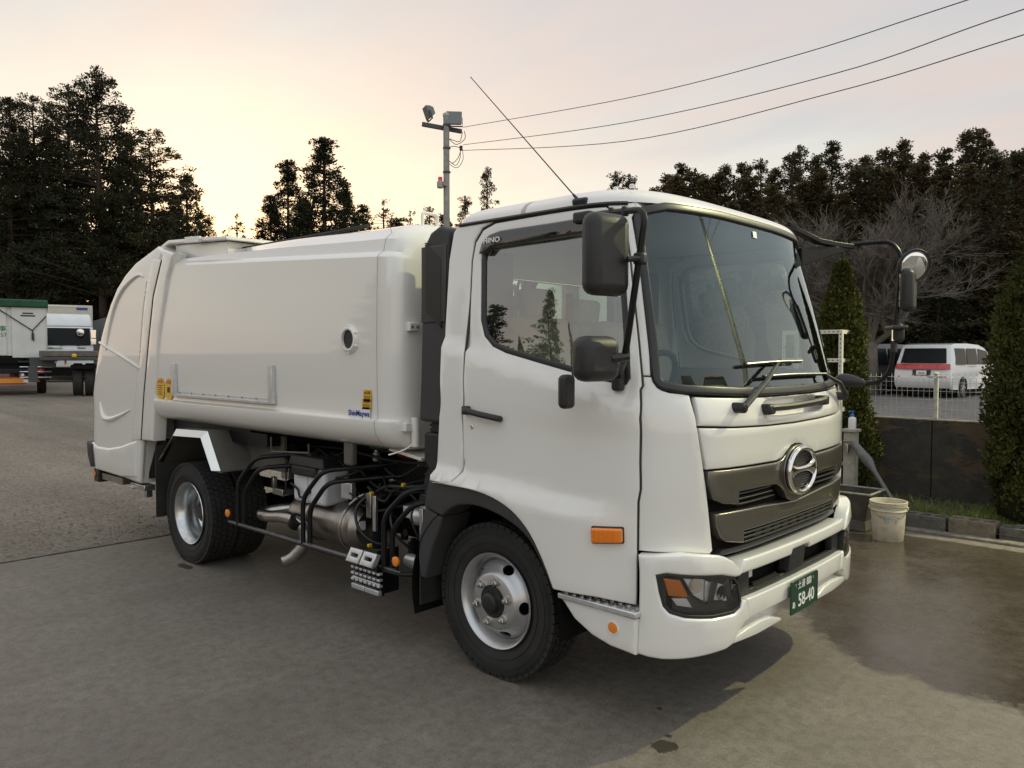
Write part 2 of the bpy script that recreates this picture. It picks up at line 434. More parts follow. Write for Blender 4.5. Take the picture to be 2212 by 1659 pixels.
def mir(p): return [(-a, b) for a, b in p]
def sst(t): t = min(1., max(0., t)); return t*t*(3-2*t)
# ================================================================== setting
# concrete slab: stained, scratched, damp on the far side
def concrete_mat():
    m = NT('slab_concrete'); ob = m.tc.outputs['Object']
    big = m.noise(.55, 5, .6); mid = m.noise(3.2, 6, .65); fine = m.noise(60, 6, .8); spk = m.noise(16, 7, .75)
    strk = m.noise(2.0, 7, .72, sc=(3.0, .30, 1), rot=(0, 0, .06), dist=.5); scr = m.noise(3., 4, .65, sc=(7., .13, 1), rot=(0, 0, -.05), dist=.8)
    c = m.mix(m.ramp(big, [(.3, 0.), (.72, 1.)]), (.148, .128, .106), (.262, .232, .195))
    c = m.mix(m.math('MULTIPLY', m.ramp(mid, [(.35, 0.), (.7, 1.)]), .45), c, (.130, .106, .080))
    c = m.mix(m.math('MULTIPLY', m.ramp(strk, [(.5, 0.), (.75, 1.)]), .17), c, (.34, .31, .27))
    c = m.mix(m.math('MULTIPLY', m.ramp(scr, [(.58, 0.), (.68, 1.)]), .13), c, (.42, .39, .34))
    c = m.mix(m.math('MULTIPLY', m.ramp(fine, [(.38, 1.), (.52, 0.)]), .45), c, (.10, .09, .075))
    c = m.mix(m.math('MULTIPLY', m.ramp(spk, [(.40, 1.), (.54, 0.)]), .50), c, (.092, .077, .060))
    gr_ = m.noise(130, 3, .8); c = m.mix(m.math('MULTIPLY', m.ramp(gr_, [(.38, 1.), (.5, 0.)]), .45), c, (.085, .07, .055)); c = m.mix(m.math('MULTIPLY', m.ramp(gr_, [(.58, 0.), (.70, 1.)]), .45), c, (.42, .385, .33))
    c = m.mix(m.math('MULTIPLY', m.ramp(spk, [(.60, 0.), (.74, 1.)]), .35), c, (.36, .33, .28))
    # oil and water drops
    v = m.n.new('ShaderNodeTexVoronoi'); v.inputs['Scale'].default_value = 1.35; m.l.new(ob, v.inputs['Vector']); v.inputs['Randomness'].default_value = 1
    sp = m.math('ADD', v.outputs['Distance'], m.math('MULTIPLY', m.math('SUBTRACT', m.noise(22, 4), .5), .09))
    spot = m.ramp(sp, [(.018, 1.), (.034, 0.)])
    x, y, z = m.sepxyz()
    def blob(cx, cy, rx, ry, wob, sharp, ns=2.2):
        dx = m.math('DIVIDE', m.math('SUBTRACT', x, cx), rx); dy = m.math('DIVIDE', m.math('SUBTRACT', y, cy), ry)
        d = m.math('SQRT', m.math('ADD', m.math('MULTIPLY', dx, dx), m.math('MULTIPLY', dy, dy)))
        d = m.math('ADD', d, m.math('MULTIPLY', m.math('SUBTRACT', m.noise(ns, 6, .65), .5), wob))
        return m.ramp(d, [(1-sharp, 1.), (1., 0.)])
    fx = m.math('ADD', m.math('MULTIPLY', m.math('MAXIMUM', m.math('SUBTRACT', 1.42, x), 0.), .85), .38)
    wn = m.math('MULTIPLY', m.math('SUBTRACT', m.noise(3.0, 7, .7), .5), .75)
    wet = m.ramp(m.math('ADD', m.math('SUBTRACT', y, fx), wn), [(.0, 0.), (.14, 1.)])
    wet = m.math('MULTIPLY', wet, m.ramp(m.math('ADD', m.math('SUBTRACT', 3.98, y), m.math('MULTIPLY', wn, .3)), [(.0, 0.), (.05, 1.)]))
    wet = m.math('MULTIPLY', wet, m.ramp(m.math('ADD', m.math('ADD', x, .35), wn), [(.0, 0.), (.2, 1.)]))
    oil = blob(1.035, -.995, .055, .062, 1.5, .10, 22.)
    oil2 = m.math('MAXIMUM', blob(-3.26, -1.13, .13, .04, 1.2, .2, 16.), m.math('MAXIMUM', blob(.825, -.70, .016, .016, .8, .3, 60.), blob(1.0, -.905, .018, .018, .8, .3, 60.)))
    tyrem = blob(.35, -1.2, .06, .07, 1.2, .25, 30.)
    dark = m.math('MAXIMUM', m.math('MAXIMUM', oil, oil2), m.math('MULTIPLY', spot, .4))
    c = m.mix(m.math('MULTIPLY', wet, .92), c, m.mix(1., c, (.34, .31, .28), 'MULTIPLY'))
    c = m.mix(m.math('MULTIPLY', dark, .8), c, (.035, .028, .02))
    m.set(Base_Color=c)
    ro = m.math('ADD', m.math('MULTIPLY', m.noise(9, 5), .25), .55)
    ro = m.math('SUBTRACT', ro, m.math('MULTIPLY', wet, m.math('ADD', .33, m.math('MULTIPLY', m.ramp(m.noise(1.6, 4), [(.4, 0.), (.6, 1.)]), .16))), True)
    ro = m.math('SUBTRACT', ro, m.math('MULTIPLY', m.math('MAXIMUM', oil, oil2), .3), True)
    m.set(Roughness=ro); m.bump(m.math('ADD', m.math('MULTIPLY', fine, .5), mid), .18, .006); return m.m
MT['slab'] = concrete_mat()
def gravel_mat():
    m = NT('gravel_dirt'); big = m.noise(.25, 5, .6); fine = m.noise(26, 6, .75); lane = m.noise(1.0, 4, .6, sc=(.12, 1.2, 1), rot=(0, 0, .25))
    c = m.mix(m.ramp(big, [(.3, 0.), (.7, 1.)]), (.20, .165, .122), (.33, .29, .235))
    c = m.mix(m.math('MULTIPLY', m.ramp(lane, [(.4, 0.), (.65, 1.)]), .5), c, (.105, .088, .07))
    v = m.n.new('ShaderNodeTexVoronoi'); v.inputs['Scale'].default_value = 38; m.l.new(m.tc.outputs['Object'], v.inputs['Vector'])
    c = m.mix(m.math('MULTIPLY', m.ramp(v.outputs['Color'], [(.55, 0.), (.9, 1.)]), .5), c, (.30, .28, .25))
    c = m.mix(m.math('MULTIPLY', m.ramp(fine, [(.35, 1.), (.52, 0.)]), .8), c, (.045, .036, .027))
    sp2 = m.noise(6, 6, .8); c = m.mix(m.math('MULTIPLY', m.ramp(sp2, [(.40, 1.), (.56, 0.)]), .22), c, (.09, .07, .05))
    m.set(Base_Color=c, Roughness=.9); m.bump(m.math('ADD', fine, v.outputs['Distance']), .6, .03); return m.m
MT['gravel'] = gravel_mat()
MT['lot'] = M('asphalt_lot', (.145, .135, .125), .85, var=.25, vs=3, bump=.4, bs=60)
MT['kerb'] = M('kerb_concrete', (.16, .145, .12), .85, var=.35, vs=14, bump=.5, bs=50)
MT['soil'] = M('bed_soil', (.055, .046, .034), .95, var=.5, vs=9, bump=.8, bs=30)
SLX, SLY = -4.40, 4.12
def gz(x, y):
    # the yard behind the slab rises slightly
    d = max(0., -4.6-x, (y-5.6)); return -.03+.33*sst(d/22)
g = MB(); XS = [-400, -200, -120, -80, -60, -48, -40, -34, -28, -24, -20, -17, -14, -12, -10, -8.5, -7, -6, -5.2, -4.6, -3, 0, 4, 9, 16, 30, 60, 120, 300]; YS = [-300, -120, -60, -30, -15, -8, -4, -2, 0, 2, 4, 5.6, 7, 9, 12, 15, 18, 22, 26, 30, 36, 45, 60, 90, 150, 300, 500]
g.add([(x, y, gz(x, y)) for x in XS for y in YS], [(i*len(YS)+j, (i+1)*len(YS)+j, (i+1)*len(YS)+j+1, i*len(YS)+j+1) for i in range(len(XS)-1) for j in range(len(YS)-1)])
tag(g.build('ground', 'gravel', ang=180, flip=False), kind='structure')
m = MB(); m.box(((SLX+40)/2, (SLY-40)/2, -.06), (40-SLX, SLY+40, .12)); tag(m.build('concrete_slab', 'slab'), kind='structure')
m = MB(); m.box((SLX-.045, -15, -.02), (.05, 38.2, .055)); m.box((SLX-.02, -15, .004), (.012, 38.2, .012)); tag(m.build('slab_edge_kerb', 'kerb', bevel=.006), kind='structure')
m = MB(); m.box((10, SLY+.075, .0), (28.7, .13, .05)); tag(m.build('kerb_strip', 'kerb', bevel=.01), kind='structure')
bd = MB(); bx = np.linspace(-4.3, 24, 95); by = np.linspace(SLY+.14, 5.36, 14); rnd = random.Random(1)
bd.add([(x, y, .045+.07*sst((y-SLY-.3)/.5)+.025*rnd.random()) for x in bx for y in by], [(i*14+j, (i+1)*14+j, (i+1)*14+j+1, i*14+j+1) for i in range(94) for j in range(13)])
tag(bd.build('planting_bed', 'soil', ang=180, flip=False), kind='structure')
lt_ = MB(); lt_.add([(-14, 7.2, gz(0, 7.2)+.03), (30, 7.2, gz(0, 7.2)+.03)]+[(x, y, gz(0, y)+.012) for y in (12, 16, 20, 24, 29) for x in (-14, 30)], [(2*i, 2*i+1, 2*i+3, 2*i+2) for i in range(5)])
tag(lt_.build('parking_lot', 'lot', ang=180), kind='structure')
# loose stones on the gravel near the slab
st_ = MB(); rnd = random.Random(8)
for _ in range(2600):
    x = SLX-.1-abs(rnd.gauss(0, 2.2)); y = rnd.uniform(-4.5, 3.0); s = rnd.uniform(.006, .02)*(1 if rnd.random() < .9 else 1.7); q = Matrix.Rotation(rnd.uniform(0, 6), 3, 'Z')
    P = [q @ Vector((a*s, b*s, c*s)) for a, b, c in ((1, 0, 0), (0, .8, 0), (-.9, 0, 0), (0, -.9, 0), (.1, .1, .7))]
    st_.add([(p.x+x, p.y+y, p.z+gz(x, y)-.001) for p in P], [(0, 1, 4), (1, 2, 4), (2, 3, 4), (3, 0, 4)])
tag(st_.build('loose_gravel', M('stone', (.15, .135, .115), .9, var=.4, vs=30), smooth=False), 'loose grey stones scattered on the yard', 'gravel', kind='stuff')
# grass on the bed
MT['grass'] = M('grass_blades', (.14, .18, .03), .7, var=.4, vs=5)
gr = MB(); rnd = random.Random(4)
for _ in range(26000):
    x = rnd.uniform(-.6, 5.5); y = SLY+.32+abs(rnd.gauss(.0, .33))
    if y > 5.3 or rnd.random() > .35+.65*(math.sin(x*3.1)*math.sin(y*6+x) > -.35): continue
    h = rnd.uniform(.025, .07); a = rnd.uniform(0, 6.3); w = .0035; lx, ly = rnd.gauss(0, .6)*h, rnd.gauss(0, .6)*h; z = .055+.07*sst((y-SLY-.3)/.5)+.012
    gr.add([(x-w*math.cos(a), y-w*math.sin(a), z), (x+w*math.cos(a), y+w*math.sin(a), z), (x+lx, y+ly, z+h)], [(0, 1, 2)])
tag(gr.build('grass', 'grass', smooth=False, flip=False), 'short green grass growing on the planting bed', 'grass', kind='stuff')

# ------------------------------------------------------------------ bed edging: hollow concrete blocks
def block_mat(nm, c): return M(nm, c, .92, var=.35, vs=11, bump=.8, bs=70)
bm_ = [block_mat('concrete_block_a', (.16, .135, .095)), block_mat('concrete_block_b', (.105, .097, .085)), block_mat('concrete_block_c', (.13, .12, .09))]
def blockmesh(chip):
    m = MB(); Lb, Wb, Hb = .385, .19, .125
    hs = [[(-.13+k*.13-.043, -.056), (-.13+k*.13+.043, -.056), (-.13+k*.13+.043, .056), (-.13+k*.13-.043, .056)] for k in range(3)]
    if chip: hs[1] = [(-.05, -.02), (0., -.088), (.045, -.02), (.04, .056), (-.043, .056)]
    hs = [fillet(h, .014, 3) for h in hs]
    return hs, Lb, Wb, Hb
BL = []
for i, (x, dy, rz, mi, chip, dz) in enumerate(((.20, .02, .01, 1, 0, 0), (.62, -.01, -.02, 1, 0, -.004), (1.03, -.012, -.03, 0, 1, .006), (1.44, .005, -.01, 1, 0, -.02), (1.85, .0, -.015, 2, 0, -.024), (2.26, .01, .0, 0, 0, -.02), (2.67, .0, .012, 1, 0, -.02))):
    hs, Lb, Wb, Hb = blockmesh(chip)
    o = panel('concrete_block', plane((0, 0, 0), (1, 0, 0), (0, 1, 0)), rrect(Lb, Wb, .008, 2), bm_[mi], None, holes=hs, edge=.005, thick=Hb, grid=.1, res=.05)
    o.location = (x, SLY+.235+dy, .025+Hb+dz); o.rotation_euler = (0, 0, rz)
    lab = ['dark grey hollow block standing beside the dark planter tub', 'dark grey hollow block half hidden behind the plastic bucket', 'tan hollow block with a chipped front edge, next to the bucket', 'dark grey hollow block following the chipped tan block along the bed edge', 'greenish hollow block lying second after the chipped tan block', 'tan hollow block lying third after the chipped tan block', 'dark hollow block lying fourth after the chipped tan block'][i]
    tag(o, lab, 'block', 'hollow blocks edging the bed')
# a few stones and a tuft on the bed
MT['stone'] = M('bed_stone', (.17, .155, .13), .9, var=.3, vs=15, bump=.6, bs=30)
def rock(loc, s, lab, grp=None, mat='stone'):
    bm = bmesh.new(); bmesh.ops.create_icosphere(bm, subdivisions=3, radius=1); rn = random.Random(int(loc[0]*1000))
    off = [Vector((rn.gauss(0, 1), rn.gauss(0, 1), rn.gauss(0, 1))).normalized() for _ in range(9)]
    for v in bm.verts:
        k = 1+sum(.10*math.sin(3*v.co.dot(o)+i) for i, o in enumerate(off))*.5; v.co = Vector((v.co.x*s[0]*k, v.co.y*s[1]*k, v.co.z*s[2]*k))
    me = bpy.data.meshes.new('bed_rock'); bm.to_mesh(me); bm.free(); o = link('bed_rock', me, mat, ang=60, loc=loc); return tag(o, lab, 'rock', grp)
rock((1.40, 4.50, .10), (.10, .06, .035), 'flat brown stone lying on the grass behind the chipped tan block')
rock((1.22, 5.05, .13), (.11, .035, .03), 'pale narrow stone lying at the foot of the mossy wall')
rock((2.05, 4.60, .11), (.11, .07, .035), 'pale flat stone slab resting on the grass behind the edging blocks', mat=M('pale_stone', (.30, .28, .24), .9, var=.2, vs=20))
tf = MB(); rnd = random.Random(12)
for _ in range(420):
    a = rnd.uniform(0, 6.3); r_ = rnd.random()**.5; x, y = 1.62+.14*r_*math.cos(a), 4.62+.08*r_*math.sin(a); h = rnd.uniform(.03, .075); a2 = rnd.uniform(0, 6.3); lx, ly = (x-1.62)*.35+rnd.gauss(0, .01), (y-4.62)*.35+rnd.gauss(0, .01)
    tf.add([(x-.004*math.cos(a2), y-.004*math.sin(a2), .10), (x+.004*math.cos(a2), y+.004*math.sin(a2), .10), (x+lx, y+ly, .11+h)], [(0, 1, 2)])
tag(tf.build('grass_tuft', M('tuft', (.03, .038, .028), .8, var=.3, vs=20), smooth=False, flip=False), 'dark low tuft of lily turf growing on the bed grass', 'plant')

# ------------------------------------------------------------------ mossy retaining wall with fence on top
def wall_mat():
    m = NT('mossy_wall'); n1 = m.noise(1.7, 7, .68, loc=(3.1, 1.7, 4.4), sc=(.8, 1, 1.7), dist=.6); n2 = m.noise(9, 6, .7)
    x, y, z = m.sepxyz()
    f = m.math('ADD', n1, m.math('MULTIPLY', m.math('SUBTRACT', z, .55), .10)); f = m.math('ADD', f, m.math('MULTIPLY', m.math('SUBTRACT', n2, .5), .16))
    bare = m.ramp(f, [(.50, 0.), (.56, 1.)])
    c = m.mix(bare, m.mix(m.ramp(n2, [(.3, 0.), (.7, 1.)]), (.038, .036, .029), (.075, .069, .056)), m.mix(m.ramp(m.noise(4, 5), [(.3, 0.), (.7, 1.)]), (.088, .062, .038), (.130, .096, .062)))
    m.set(Base_Color=c, Roughness=.95); m.bump(m.math('ADD', n2, m.math('MULTIPLY', bare, -.6)), .6, .012); return m.m
MT['wall'] = wall_mat()
WT = .965
wl_ = thing('retaining_wall', 'dark mossy concrete wall with peeling tan patches behind the planting bed', 'wall', (0, 5.45, 0))
for i, (a, b) in enumerate(((-6.0, -2.6), (-2.59, .38), (.39, 3.6), (3.61, 8.0), (8.01, 14.))):
    m = MB(); m.box(((a+b)/2, 0, WT/2-.05), (b-a, .14, WT+.1)); m.build('wall_panel', 'wall', wl_, bevel=.006)
m = MB(); m.box((4, 0, WT+.011), (20, .15, .02)); m.build('wall_coping', MT['kerb'], wl_, bevel=.005)
MT['fence'] = M('white_fence_coat', (.50, .49, .46), .5, var=.15, vs=20)
FZ = WT+.02
fn = thing('mesh_fence', 'low white wire mesh fence standing on the mossy wall', 'fence', (0, 5.45, FZ))
for x in (-3.6, -1.6, .40, 2.40, 4.4, 6.4):
    m = MB(); m.box((x, 0, .29), (.042, .042, .58)); m.lathe([(.03, .58), (.03, .594), (.02, .60), (0, .60)], (x, 0, 0), 'z', 12); m.build('fence_post', 'fence', fn, bevel=.004)
    for s_ in (-1, 1): m = MB(); m.box((x+s_*.05, -.025, .545), (.05, .012, .03)); m.build('post_clamp', 'fence', fn, bevel=.003)
fw_ = MB()
for x in np.arange(-3.6, 8.4, .0555):
    fw_.tube([(x, -.024, .02), (x, -.026, .535), (x, -.012, .565), (x, -.024, .59)], .0021, 4, cap=False)
for z in (.02, .135, .25, .36, .475, .535): fw_.tube([(-3.6, -.028, z), (8.4, -.028, z)], .0024, 4, cap=False)
tag(fw_.build('mesh_wires', 'fence', fn, smooth=False), kind='stuff')
fn.scale = (1, 1, .84)

# ------------------------------------------------------------------ plastic bucket
bkx, bky = .49, 3.66
MT['pail'] = None
def pail_mat():
    m = NT('dirty_white_plastic'); x, y, z = m.sepxyz(); n = m.noise(14, 6, .7); n2 = m.noise(5, 5, .6)
    c = m.mix(m.math('MULTIPLY', m.ramp(n, [(.48, 0.), (.72, 1.)]), .6), (.56, .51, .40), (.25, .21, .15))
    lowd = m.math('MULTIPLY', m.ramp(z, [(.0, 1.), (.16, 0.)]), m.ramp(n2, [(.4, 0.), (.6, 1.)]))
    c = m.mix(m.math('MULTIPLY', lowd, .5), c, (.22, .19, .13))
    m.set(Base_Color=c, Roughness=.5); return m.m
MT['pail'] = pail_mat()
BK = thing('bucket', 'dirty white plastic bucket with a wire handle standing on the wet slab', 'bucket', (bkx, bky, 0))
m = MB(); m.lathe([(0, .006), (.122, .006), (.126, 0), (.130, .008), (.146, .262), (.146, .270), (.156, .273), (.156, .279), (.147, .283), (.149, .312), (.157, .314), (.158, .322), (.151, .326), (.159, .331), (.159, .337), (.152, .341), (.160, .346), (.160, .353), (.154, .356), (.149, .354), (.126, .02), (0, .018)], (0, 0, 0), 'z', 56); m.build('pail', 'pail', BK, ang=30)
m = MB(); m.tube([(.153*math.cos(t), .153*math.sin(t), .292-.075*math.sin((t+2.75))) for t in np.linspace(-2.75, .39, 24)], .0025, 6); m.build('wire_handle', 'steel', BK)
for t in (-2.75, .39): m = MB(); m.box((.152*math.cos(t), .152*math.sin(t), .292), (.03, .03, .028), (0, 0, t)); m.build('handle_ear', 'pail', BK, bevel=.006)
MT['fadeblue'] = M('faded_blue_print', (.26, .36, .40), .5, var=.5, vs=40)
fc = Vector((CO[0]-bkx, CO[1]-bky, 0)).normalized(); a0 = math.atan2(fc.y, fc.x)
def wrapline(a, b, z, h, mat, rr=None):
    m = MB(); N_ = 10; vs = []
    for t in np.linspace(a0+a, a0+b, N_):
        for zz in (z-h/2, z+h/2): r_ = .130+.016*(zz-.008)/.254+.0007; vs.append((r_*math.cos(t), r_*math.sin(t), zz))
    m.add(vs, [(2*i, 2*i+2, 2*i+3, 2*i+1) for i in range(N_-1)]); return m.build('printed_label', mat, BK, flip=False, ang=180)
wrapline(-.30, .18, .232, .006, 'fadeblue'); wrapline(.25, .7, .23, .005, 'fadeblue'); wrapline(-.26, .10, .195, .055, M('faded_print', (.43, .45, .41), .55, var=.35, vs=45)); wrapline(.30, .75, .218, .004, 'ink')
wrapline(.4, .52, .19, .03, M('stain', (.30, .26, .19), .6, var=.5, vs=60))

# ------------------------------------------------------------------ wash stand, planter tub, rack
RK = thing('slotted_angle_rack', 'white slotted angle rack with rusty edges standing on the planting bed', 'rack', (-.32, 4.62, .06))
def slot_mat():
    m = NT('white_slotted_steel'); n = m.noise(12, 5); c = m.mix(m.ramp(n, [(.62, 0.), (.75, 1.)]), (.60, .58, .52), (.24, .13, .06)); m.set(Base_Color=c, Roughness=.5); return m.m
MT['slot'] = slot_mat(); MT['slothole'] = MT['ink']
for (x, y) in ((0, 0), (-.62, 0), (0, .36), (-.62, .36)):
    m = MB(); m.box((x, y, .94), (.036, .003, 1.88)); m.box((x+(.018 if x == 0 else -.018), y+(.018 if y == 0 else -.018), .94), (.003, .036, 1.88)); up_ = m.build('rack_upright', 'slot', RK)
    if y == 0:
        h_ = MB()
        for k in range(38): h_.box((x, y-.0022, .06+.048*k), (.008, .002, .022))
        tag(h_.build('upright_slots', 'ink', up_), kind='stuff')
for z in (.45, 1.03, 1.56, 1.865):
    for y in (0, .36):
        m = MB(); m.box((-.31, y-.003, z), (.62, .003, .042)); sh = m.build('rack_beam', 'slot', RK)
        if y == 0:
            h_ = MB()
            for k in range(13): h_.box((-.59+.047*k, y-.0055, z), (.022, .002, .008))
            tag(h_.build('beam_slots', 'ink', sh), kind='stuff')
    for x in (0, -.62): m = MB(); m.box((x, .18, z), (.003, .36, .042)); m.build('rack_beam', 'slot', RK)
for z in (1.055,): m = MB(); m.box((-.31, .18, z), (.62, .36, .018)); m.build('shelf_board', M('shelf_plywood', (.33, .20, .11), .8, var=.3, vs=10), RK)
MT['pillar'] = M('pillar_concrete', (.33, .31, .26), .85, var=.25, vs=12, bump=.3, bs=40)
px_, py_ = 1808, 1125
STD = thing('tap_stand', 'square concrete tap post with an upright pipe cap beside the planter tub', 'tap stand', (-.12, 4.42, .04))
m = MB(); m.box((0, 0, .42), (.115, .115, .86)); m.build('post', 'pillar', STD, bevel=.008)
m = MB(); m.box((0, 0, .862), (.15, .15, .03)); m.build('post_cap', 'pillar', STD, bevel=.005)
m = MB(); m.tube([(.0, -.06, .70), (.0, -.11, .70)], .022, 10); m.tube([(0, -.11, .73), (0, -.11, .64)], .026, 10); m.box((0, -.115, .755), (.07, .02, .02)); m.build('tap', 'steel', STD, bevel=.003)
MT['pipegrey'] = M('grey_pipe', (.13, .13, .125), .55, var=.2, vs=20)
hs_ = MB().tube([(-.06, 4.30, .80), (.02, 4.285, .70), (.10, 4.27, .62), (.17, 4.26, .52), (.44, 4.20, .14)], [.03, .045, .05, .022, .020], 12).build('vacuum_hose', 'pipegrey'); tag(hs_, 'grey sloping pipe leaning from the tap post down to the kerb', 'pipe')
BT = thing('soap_bottle', 'white pump bottle with a blue dispenser on top of the tap post', 'bottle', (-.105, 4.40, .917))
m = MB(); m.lathe([(0, 0), (.036, 0), (.038, .006), (.038, .10), (.034, .116), (.016, .126), (.016, .132), (0, .132)], (0, 0, 0), 'z', 24); m.build('bottle_body', M('white_bottle', (.72, .73, .74), .3), BT, ang=40)
MT['bluep'] = M('blue_plastic', (.02, .16, .50), .35)
m = MB(); m.lathe([(.018, .128), (.018, .15), (.012, .154), (.006, .158), (.006, .178), (.014, .18), (.014, .19), (0, .191)], (0, 0, 0), 'z', 16); m.tube([(0, 0, .184), (-.028, -.012, .182), (-.034, -.015, .172)], [.007, .006, .004], 8); m.build('pump', 'bluep', BT)
TUB = thing('planter_tub', 'dark rectangular tub with a pale rim on two blocks beside the tap post', 'tub', (-.02, 3.98, 0))
MT['tub'] = M('dark_tub', (.06, .052, .042), .8, var=.35, vs=9, bump=.3, bs=40); MT['rimc'] = M('tub_rim', (.22, .21, .18), .7, var=.3, vs=20)
m = MB(); W2, D2 = .31, .21
secs = [[(s*W2*k, t*D2*k, z) for s, t in ((-1, -1), (1, -1), (1, 1), (-1, 1))] for z, k in ((.11, .86), (.36, 1.), (.36, .93), (.30, .92))]
m.loft(secs); m.build('tub_shell', 'tub', TUB, ang=20)
m = MB(); 
for a, b in (((-W2, -D2), (W2, -D2)), ((W2, -D2), (W2, D2)), ((W2, D2), (-W2, D2)), ((-W2, D2), (-W2, -D2))): m.tube([(a[0], a[1], .362), (b[0], b[1], .362)], .012, 6)
m.build('tub_rim', 'rimc', TUB)
for x in (-.18, .18): m = MB(); m.box((x, 0, .055), (.17, .36, .11)); m.build('support_block', bm_[1], TUB, bevel=.008)

# ------------------------------------------------------------------ trees
def leafmat(nm, c, var=.5, tl=.25):
    m = NT(nm); n = m.noise(.55, 4); n2 = m.noise(7, 3)
    col = m.mix(m.ramp(n, [(.32, 0.), (.68, 1.)]), tuple(x*(1-var) for x in c), tuple(x*(1+var) for x in c))
    col = m.mix(m.math('MULTIPLY', m.ramp(n2, [(.4, 0.), (.7, 1.)]), .5), col, (c[0]*1.7, c[1]*1.25, c[2]*1.0))
    m.set(Base_Color=col, Roughness=.75, Specular_IOR_Level=.2); return m.m
MT['cedar'] = leafmat('cedar_foliage', (.056, .055, .028)); MT['cedar2'] = leafmat('cedar_foliage_brown', (.072, .060, .030)); MT['dleaf'] = leafmat('dark_evergreen', (.028, .032, .016)); MT['cyp'] = leafmat('garden_conifer', (.052, .060, .014), .45)
MT['bark'] = M('bark', (.075, .052, .038), .95, var=.35, vs=9, bump=.7, bs=30); MT['twig'] = M('grey_twig', (.135, .115, .097), .9, var=.25, vs=4)
class Leaves:
    """many small leaf-sprays: clouds of quads gathered first and built in one go"""
    def __init__(s, seed): s.q = []; s.g = np.random.default_rng(seed)
    def add(s, c, rad, n, out, size, flat=.6): s.q.append((c[0], c[1], c[2], rad, n, out[0], out[1], out[2], size, flat))
    def build(s, name, mat, parent=None):
        q = np.array(s.q); k = q[:, 4].astype(int); r = np.repeat(q, k, 0); N_ = len(r); g = s.g
        v = g.normal(size=(N_, 3)); v /= np.linalg.norm(v, axis=1)[:, None]; v *= (g.random(N_)**.45)[:, None]
        v[:, 2] *= r[:, 9]; p = r[:, :3]+v*r[:, 3:4]
        d = r[:, 5:8]*.8+v*.7+g.normal(size=(N_, 3))*.45; d /= np.linalg.norm(d, axis=1)[:, None]
        a = np.cross(d, g.normal(size=(N_, 3))); a /= np.linalg.norm(a, axis=1)[:, None]
        L_ = (r[:, 8]*g.uniform(.6, 1.35, N_))[:, None]; w = L_*g.uniform(.20, .36, (N_, 1))
        V = np.stack([p-a*w*.4, p+d*L_*.5+a*w, p+d*L_, p+d*L_*.45-a*w], 1).reshape(-1, 3)
        me = bpy.data.meshes.new(name); me.vertices.add(4*N_); me.vertices.foreach_set('co', V.ravel()); me.loops.add(4*N_); me.loops.foreach_set('vertex_index', np.arange(4*N_)); me.polygons.add(N_); me.polygons.foreach_set('loop_start', np.arange(0, 4*N_, 4)); me.update(calc_edges=True)
        return link(name, me, mat, parent, smooth=False)
def conifer(seed, H, rad, base, nb, mat, lobe=.55, ln=34, ls=.24, pointy=.8, gap=.0, lean=.0, roundtop=False):
    rnd = random.Random(seed); cr = Leaves(seed); tk = MB()
    tk.tube([(0, 0, -.3), (rnd.gauss(0, .05), rnd.gauss(0, .05), H*.35), (lean*.5, 0, H*.7), (lean, 0, H*.97)], [H*.016, H*.012, H*.007, .03], 7)
    ph = [rnd.uniform(0, 6.28) for _ in range(4)]
    for i in range(nb):
        t = (i+rnd.random())/nb; z = base+(H-base)*t; a = rnd.uniform(0, 6.283)
        prof = (1-t)**pointy if not roundtop else math.sqrt(max(.03, 1-(abs(t-.35)/.70)**2.2))
        lump = 1+.22*math.sin(2*a+ph[0]+5*t)+.16*math.sin(3*a+ph[1]-11*t)
        r = rad*prof*lump*rnd.uniform(.55, 1.08)+.10
        if rnd.random() < gap: continue
        d = Vector((math.cos(a), math.sin(a), 0)); o = Vector((lean*t, 0, 0)); e = o+d*r+Vector((0, 0, z+r*rnd.uniform(-.16, .20)))
        tk.tube([tuple(o+Vector((0, 0, z-r*.10))), tuple(e)], [.02+.012*r, .008], 3, cap=False)
        k = max(1, int(r/(lobe*1.15)))
        for j in range(k):
            f = (j+1.)/k; q = (o+Vector((0, 0, z-r*.08)))*(1-f)+e*f+Vector((rnd.gauss(0, .12), rnd.gauss(0, .12), rnd.gauss(0, .08)))
            cr.add(q, lobe*(.65+.5*rnd.random())*(1-.35*t), int(ln*(.5+.5*f)), (d.x, d.y, .5), ls*(1-.25*t))
    for j in range(5): cr.add((lean, 0, H-.28*j), lobe*(.16+.07*j), int(ln*.5), (0, 0, 1), ls*.7, 1.6)
    me_c = cr.build('crown', mat); me_t = tk.build('trunk', 'bark', None, ang=180)
    a, b = me_c.data, me_t.data; bpy.data.objects.remove(me_c); bpy.data.objects.remove(me_t); return a, b
def tree(name, data, loc, h0, h, label, group=None, rz=0., sx=1., cat='tree'):
    t = thing(name, label, cat, loc, group, rz); k = h/h0; t.scale = (k*sx, k*sx, k)
    for nm, me in (('crown', data[0]), ('trunk', data[1])):
        o = bpy.data.objects.new(nm, me); COL.objects.link(o); o.parent = t
    return t
